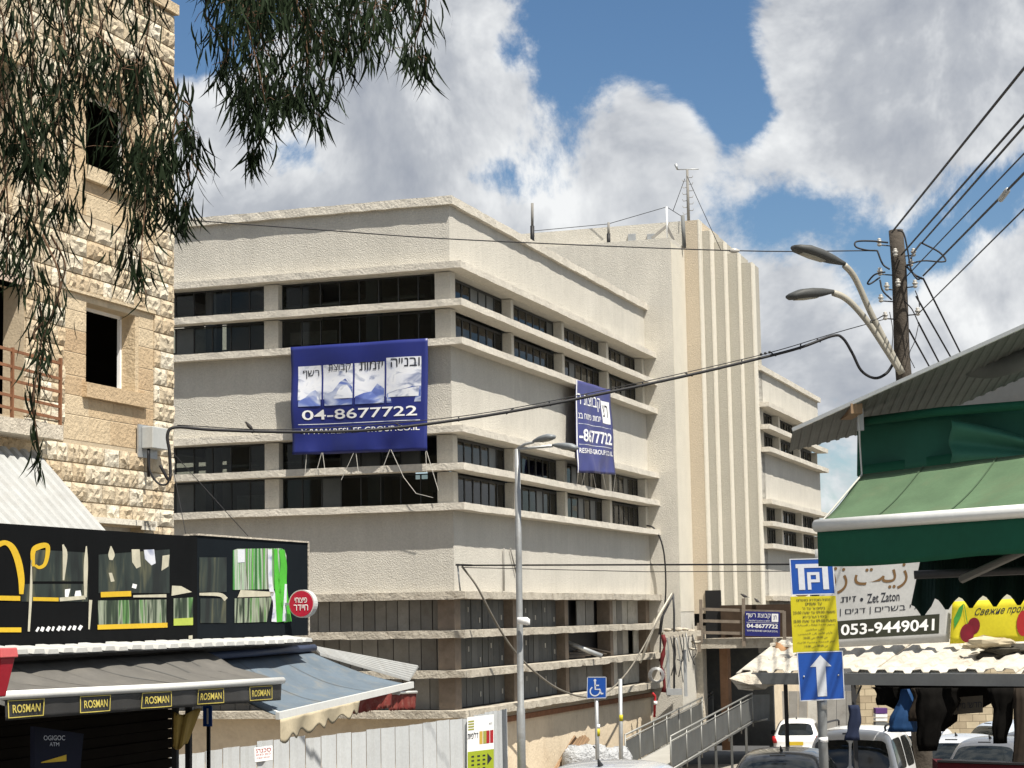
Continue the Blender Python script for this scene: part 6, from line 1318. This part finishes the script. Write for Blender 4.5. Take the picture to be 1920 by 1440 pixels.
def hatch(label, x, y, head, L_, Wd, Ht, body, tall=.0, rear=.28, rack=False, fin=True, tailh=.95, group='cars parked down the street', boxy=False, platec='y'):
    zbelt = Ht * (.60 if not boxy else .56); rt_w = .74 if not boxy else .80
    if not boxy: prof = [(0, zbelt * .80, zbelt * .86, .80, .86), (.015, zbelt * .93, zbelt * 1.0, .82, .94), (.06, zbelt, zbelt * 1.30, .76, .975), (.12, zbelt, Ht * .955, .72, .985), (.20, zbelt, Ht * .99, rt_w, 1), (.36, zbelt * .99, Ht, rt_w, 1), (.50, zbelt * .98, Ht * .985, rt_w, 1), (.60, zbelt * .97, Ht * .90, .72, 1), (.74, zbelt * .95, zbelt * 1.04, .82, .99), (.88, zbelt * .85, zbelt * .92, .80, .97), (.97, zbelt * .70, zbelt * .76, .76, .90), (1, .50, .56, .70, .82)]
    else: prof = [(0, zbelt * .9, zbelt * .98, .86, .92), (.01, zbelt, zbelt * 1.12, .86, .97), (.035, zbelt, Ht * .93, .78, .985), (.07, zbelt, Ht * .985, .78, .99), (.25, zbelt, Ht, rt_w, 1), (.48, zbelt, Ht * .995, rt_w, 1), (.60, zbelt, Ht * .93, .76, 1), (.76, zbelt * .97, zbelt * 1.06, .84, .99), (.90, zbelt * .90, zbelt * .96, .82, .97), (.97, zbelt * .75, zbelt * .82, .78, .92), (1, .55, .62, .72, .84)]
    t, P, rings, hw = car(label, x, y, head, L_, Wd, Ht, prof, body, None, group)
    # rear window follows the tailgate
    y0 = (.045 if not boxy else .012) * L_; y1 = (.115 if not boxy else .034) * L_; zt = Ht * (.925 if not boxy else .90); zb_ = zbelt * (1.06 if not boxy else 1.05)
    w0 = hw * (.80 if not boxy else .84); w1 = hw * (.66 if not boxy else .74)
    if boxy:
        for s in (-1, 1): glassq(t, [P(s * .025, y0 - .03, zb_), P(s * w0, y0 - .01, zb_), P(s * w1, y1 - .05, zt), P(s * .025, y1 - .07, zt)], 'rear_window')
    else: glassq(t, [P(-w0, y0 - .07, zb_), P(w0, y0 - .07, zb_), P(w1, y1 - .06, zt), P(-w1, y1 - .06, zt)], 'rear_window')
    for s in (-1, 1):
        xs = lambda z: s * (hw * (1.0 - .24 * max(0, (z - zbelt)) / (Ht - zbelt)) + .012) if not boxy else s * (hw * (1.0 - .17 * max(0, (z - zbelt)) / (Ht - zbelt)) + .014)
        for (a0, a1, b0_, b1_) in (((.13, .33, .17, .33), (.35, .52, .35, .51), (.54, .68, .53, .58)) if not boxy else ((.06, .27, .08, .27), (.29, .48, .29, .48), (.50, .69, .50, .59))):
            zl = zbelt * 1.03; zh = Ht * .90; glassq(t, [P(xs(zl), a0 * L_, zl), P(xs(zl), a1 * L_, zl), P(xs(zh), b1_ * L_, zh), P(xs(zh), b0_ * L_, zh)], 'side_window')
        tl = t.add('tail_light', loft(B(True), [(P(s * hw * .86, -.015, zbelt * (.78 if not boxy else .62)), (.07, 0, 0), (0, .03, 0)), (P(s * hw * .90, .02, zbelt * .92), (.075, 0, 0), (0, .05, 0)), (P(s * hw * .92, .06, zbelt * (1.04 if not boxy else 1.0)), (.05, 0, 0), (0, .05, 0))], 10, 4), M['tail'])
        t.add('mirror', loft(B(True), [(P(s * (hw + .03), .60 * L_, zbelt * 1.02), (.02, 0, 0), (0, .03, .05)), (P(s * (hw + .12), .60 * L_, zbelt * 1.05), (.05, .0, 0), (0, .02, .08)), (P(s * (hw + .19), .605 * L_, zbelt * 1.05), (.02, 0, 0), (0, .02, .06))], 10), M['trim'])
        for yy in (.18, .80):
            w = t.add('wheel', B(True).tube([P(s * (hw - .20), yy * L_, .31), P(s * (hw - .01), yy * L_, .31)], .31, 20), M['tyre']); t.add('rim', B(True).tube([P(s * (hw - .02), yy * L_, .31), P(s * (hw + .002), yy * L_, .31)], .20, 16), M['rim'], parent=w)
    if platec: t.add('number_plate', B().box(b_x(P).x - .26, b_x(P).x + .26, P(0, -.03, 0).y, P(0, -.02, 0).y, P(0, 0, .62).z, P(0, 0, .74).z), M['plate_y'])
    t.add('bumper', loft(B(True), [(P(-hw * .92, .06, .45), (0, .03, 0), (0, 0, .08)), (P(-hw * .6, -.035, .45), (0, .05, 0), (0, 0, .11)), (P(hw * .6, -.035, .45), (0, .05, 0), (0, 0, .11)), (P(hw * .92, .06, .45), (0, .03, 0), (0, 0, .08))], 10, 4), body if not boxy else M['trim'])
    if fin: t.add('roof_fin', loft(B(True), [(P(0, .22 * L_, Ht * .985), (.025, 0, 0), (0, .10, 0)), (P(0, .20 * L_, Ht * .985 + .05), (.015, 0, 0), (0, .05, 0)), (P(0, .19 * L_, Ht * .985 + .085), (.006, 0, 0), (0, .02, 0))], 10), M['trim'])
    if rack:
        for s in (-1, 1): t.add('roof_rail', B(True).tube(smoothpts([P(s * hw * .70, .08 * L_, Ht * .97), P(s * hw * .70, .11 * L_, Ht + .05), P(s * hw * .70, .5 * L_, Ht + .055), P(s * hw * .70, .54 * L_, Ht * .97)], 5), .02, 8), M['trim'])
    t.add('brake_light', B().box(P(-.13, 0, 0).x, P(.13, 0, 0).x, P(0, (.10 if not boxy else .03) * L_, 0).y - .06, P(0, (.10 if not boxy else .03) * L_, 0).y - .03, P(0, 0, Ht * .945).z, P(0, 0, Ht * .96).z), M['trim'])
    return t
def b_x(P): return P(0, 0, 0)
cw = paint('car_white', (.78, .78, .77)); cs = paint('car_silver', (.42, .44, .47)); cg = paint('car_grey', (.10, .105, .115)); cb_ = paint('car_black', (.012, .014, .017)); cb2 = paint('car_bluesilver', (.38, .43, .50))
X_ = lambda px, Yd: W(px, 1400, Yd).x
hatch('small white hatchback parked beyond the ramp before the grey panels', X_(1492, 69.5), 69.5, 12, 3.6, 1.6, 1.49, cw)
hatch('white van with split rear windows parked behind the arrow sign post', X_(1592, 38.2), 38.2, 20, 4.3, 1.80, 1.80, cw, boxy=True, rack=True, fin=False)
hatch('glossy black car in front of the white van, only its roof showing', X_(1452, 33.5), 33.5, 14, 4.4, 1.78, 1.42, cb_)
hatch('silver car close to the camera, just its roof showing at the bottom', X_(1092, 22), 22, 14, 4.3, 1.75, 1.36, cs)
hatch('white estate car parked right of the van behind the hanging clothes', X_(1718, 47), 47, 16, 4.4, 1.78, 1.60, cw, rack=True)
hatch('silver hatchback with red tail lights parked near the stall', X_(1777, 43.5), 43.5, 24, 4.2, 1.75, 1.52, cs)
hatch('dark grey car parked beside the silver hatchback', X_(1838, 42.5), 42.5, 26, 4.3, 1.76, 1.48, cg)
hatch('pale blue silver car parked far beyond the dark grey car', X_(1835, 58), 58, 60, 4.3, 1.76, 1.55, cb2)
hatch('black car at the right edge with a bright tail light', X_(1915, 46), 46, 26, 4.3, 1.76, 1.50, cb_)
# ------------------------------------------------------------------ birds
def bird(label, p, d, s, pitch, m):
    p = Vector(p); d = Vector(d).normalized(); u = Vector((0, 0, 1)); ax = (d * math.cos(pitch) + u * math.sin(pitch)); sd = d.cross(u).normalized(); n = sd.cross(ax)
    b = B(True); c = p + u * s * .42
    loft(b, [(c - ax * s * .95 - n * s * .02, sd * s * .07, n * s * .02), (c - ax * s * .55, sd * s * .10, n * s * .05), (c - ax * s * .35, sd * s * .18, n * s * .17), (c, sd * s * .25, n * s * .25), (c + ax * s * .28, sd * s * .21, n * s * .21), (c + ax * s * .42 + u * s * .06, sd * s * .14, n * s * .15), (c + ax * s * .56 + u * s * .10, sd * s * .14, n * s * .14), (c + ax * s * .68 + u * s * .09, sd * s * .07, n * s * .07), (c + ax * s * .84 + u * s * .05, sd * s * .015, n * s * .015)], 12, 2)
    for k in (-1, 1): b.tube([c + sd * k * s * .08 - u * s * .15, p + sd * k * s * .08], s * .02, 5)
    return single('bird', label, 'bird', b, m, p, 0)
M['bird'] = mat('feathers', (.035, .032, .03), .8, var=.3, vs=20); M['pigeon'] = mat('pigeon', (.05, .045, .045), .7, var=.3, vs=20)
bird('small dark bird perched on the thick cable bundle', W(468, 806, 36.5), (-1, .1, 0), .15, .75, M['bird'])
pa = rot(eb(1396, 1122, 20.76), GA); pb2 = rot(eb(1420, 1131, 21.1), GA)
bird('dark pigeon perched on top of the balcony railing post', pa, (-.8, .3, 0), .20, .35, M['pigeon']); bird('dark pigeon perched on the boards right of the railing post', pb2, (-.6, .6, 0), .19, .5, M['pigeon'])
# ------------------------------------------------------------------ eucalyptus
TR = Thing('eucalyptus_tree', 'eucalyptus tree with long drooping leaf sprays hanging in from the top left', 'tree', (-7.2, 14.5, gz(14.5)), 0)
M['bark'] = mat('bark', (.30, .25, .19), .95, var=.25, vs=2, streak=.4, bump=.6, bs=9); M['leaf'] = mat('leaf', (.012, .021, .008), .75, spec=.12, var=.35, vs=2.5, rnd=.3, trans=.12, fine=0); M['twig'] = mat('twig', (.12, .07, .04), .9)
tb = Vector((-7.2, 14.5, gz(14.5)))
trunk = smoothpts([tb, tb + Vector((.15, 0, 2.5)), tb + Vector((-.1, .1, 5)), tb + Vector((.4, .1, 7.5)), tb + Vector((.6, 0, 10))], 5)
TR.add('trunk', B(True).tube(trunk, [.42 - .25 * i / (len(trunk) - 1) for i in range(len(trunk))], 14), M['bark'])
limbs = []
for pts, r in ([trunk[12], W(-120, -160, 15), W(120, -150, 15.2), W(340, -120, 15.4)], .13), ([trunk[15], W(60, -330, 14.6), W(420, -240, 15.2), W(820, -150, 15.6)], .12), ([trunk[10], W(-160, 120, 15.5), W(-30, 60, 15.8)], .09), ([trunk[17], W(-200, -500, 14), W(150, -480, 13.6), W(500, -420, 14)], .10), ([trunk[8], tb + Vector((-1.6, -.8, 6.0)), tb + Vector((-3, -1.2, 7.5))], .12), ([trunk[13], tb + Vector((-.5, 1.8, 8.5)), tb + Vector((-1.0, 3.2, 9.5))], .1):
    L2 = smoothpts(pts, 6); limbs.append(L2); TR.add('limb', B(True).tube(L2, [r * (1 - .75 * i / (len(L2) - 1)) for i in range(len(L2))], 8), M['bark'])
rl = random.Random(21)
def leaf(b, p, d, ln, w):
    """a curved sickle leaf of four segments"""
    d = d.normalized(); s = d.cross(Vector((rl.uniform(-1, 1), rl.uniform(-1, 1), rl.uniform(-.3, .3)))).normalized(); cv = d.cross(s) * rl.uniform(-.35, .35) + s * rl.choice((-1, 1)) * rl.uniform(.1, .5); n = len(b.v)
    for k, ww in enumerate((.12, .8, 1, .62, .03)):
        t = k / 4; c = p + d * ln * t + cv * ln * t * t; b.v += [tuple(c + s * w * ww / 2), tuple(c - s * w * ww / 2)]
    for k in range(4): b.f.append((n + 2 * k, n + 2 * k + 1, n + 2 * k + 3, n + 2 * k + 2))
def spray(top, tip, dens=1.0, spread=.16, lab=None):
    """a hanging twig from top to tip, side twiglets and drooping leaves"""
    top, tip = Vector(top), Vector(tip); L = (tip - top).length; b = B(); tw = B(True)
    mid = top.lerp(tip, .4) + Vector((jit(.15), jit(.15), .06 * L)); P = smoothpts([top, mid, top.lerp(tip, .75) + Vector((jit(.08), jit(.08), 0)), tip], 8)
    tw.tube(P, [.010 - .007 * i / (len(P) - 1) for i in range(len(P))], 4)
    cnt = int(L * (78 if lab is None else 120) * dens); nc = max(2, int(L / .22)); cen = [(rl.random(), rl.uniform(.5, 1.3)) for _ in range(nc)]
    for i in range(cnt):
        tc_, wc_ = rl.choice(cen); t = min(1, max(0, rl.gauss(tc_, .07 * wc_) if rl.random() < .75 else rl.random())); k = min(int(t * (len(P) - 1)), len(P) - 2); p = P[k].lerp(P[k + 1], t * (len(P) - 1) - k)
        sp_ = spread * (.35 + .65 * math.sin(math.pi * min(1, .15 + t * .85))); o = Vector((rl.gauss(0, 1), rl.gauss(0, 1), rl.gauss(0, .5))) * sp_ * .6
        if rl.random() < .12: tw.tube([p, p + o * .6 + Vector((0, 0, .02)), p + o], .003, 3, False)
        d = Vector((o.x * 1.2 + rl.gauss(0, .22), o.y * 1.2 + rl.gauss(0, .22), -1.25 + rl.gauss(0, .16))); leaf(b, p + o, d, rl.uniform(.15, .29), rl.uniform(.015, .024))
    o = TR.add('leaf_spray', b, M['leaf'], kind='stuff'); TR.add('twig', tw, M['twig'], parent=o)
SPR = [# left mass: (top x, top y, tip x, tip y, density, spread)
    (-30, -60, 10, 250, 1.2, .30), (10, -60, 40, 330, 1.2, .28), (40, -70, 75, 300, 1.2, .28), (80, -60, 110, 260, 1.1, .26), (110, -60, 150, 240, 1.1, .26), (30, 60, 95, 420, 1.3, .26), (60, 120, 120, 470, 1.2, .20), (0, 150, 30, 470, 1.3, .26), (-25, 220, 10, 520, 1.2, .24), (40, 230, 60, 450, 1.2, .22),
    (95, 170, 125, 390, 1.0, .18), (150, -70, 160, 130, .9, .22), (200, -70, 195, 90, .8, .2), (235, -80, 255, 130, 1.0, .2), (260, -60, 250, 180, 1.0, .18), (180, 60, 215, 250, .8, .2), (215, 90, 240, 330, 1.1, .2), (230, 110, 262, 420, 1.3, .2), (255, 120, 285, 330, 1.3, .2), (275, 130, 300, 400, 1.2, .2), (240, 240, 250, 530, 1.2, .14), (262, 260, 275, 560, 1.1, .12), (300, 110, 330, 300, 1.1, .17), (310, 170, 345, 390, 1.1, .16), (320, 160, 352, 240, .8, .12), (335, 185, 372, 250, .8, .12), (340, 230, 383, 330, .8, .12), (310, 250, 330, 430, .9, .12), (200, 130, 225, 220, .7, .16),
    (60, 330, 85, 640, .8, .10), (80, 440, 72, 720, .7, .09), (70, 560, 66, 800, .65, .08), (85, 600, 95, 690, .6, .10), (68, 700, 72, 890, .8, .08), (95, 440, 120, 600, .5, .12), (20, 330, 40, 560, .8, .16),
    # sprays against the sky
    (400, -40, 415, 130, 1.0, .14), (425, -60, 450, 170, 1.4, .22), (455, -60, 480, 200, 1.5, .24), (490, -60, 500, 210, 1.5, .24), (520, -60, 530, 190, 1.5, .24), (555, -60, 560, 190, 1.5, .22), (590, -60, 600, 130, 1.3, .22), (620, -60, 625, 110, 1.2, .2), (650, -60, 655, 95, 1.2, .2), (685, -60, 690, 95, 1.2, .2), (720, -60, 725, 80, 1.1, .2), (755, -60, 770, 100, 1.1, .18), (775, -40, 800, 125, .9, .13), (460, 140, 472, 290, 1.4, .11), (478, 150, 482, 240, 1.1, .12), (510, 130, 512, 215, 1.1, .14), (540, 130, 550, 200, 1.1, .12), (575, 120, 602, 222, 1.1, .12), (600, 60, 640, 140, .9, .14), (440, 0, 520, 120, 1.4, .26), (540, -20, 580, 110, 1.4, .26), (640, -40, 700, 60, 1.2, .2), (470, -40, 560, 60, 1.3, .26)]
for (a, b_, c_, d_, dn, spd) in SPR:
    Yd = 15.2 + rl.uniform(-1.0, 1.2); spray(W(a, b_, Yd), W(c_, d_, Yd), dn * (.55 if a < 110 and d_ > 430 else 1), spd, 1 if a > 390 else None)
# sprays outside the frame that belong to the same crown
for L2 in limbs:
    for k in range(4, len(L2), 4):
        p = L2[k]
        if p.z > W(0, -40, p.y).z or p.x < -4.6: spray(p, p + Vector((jit(.5), jit(.5), -rl.uniform(.8, 1.5))), .7, .26)
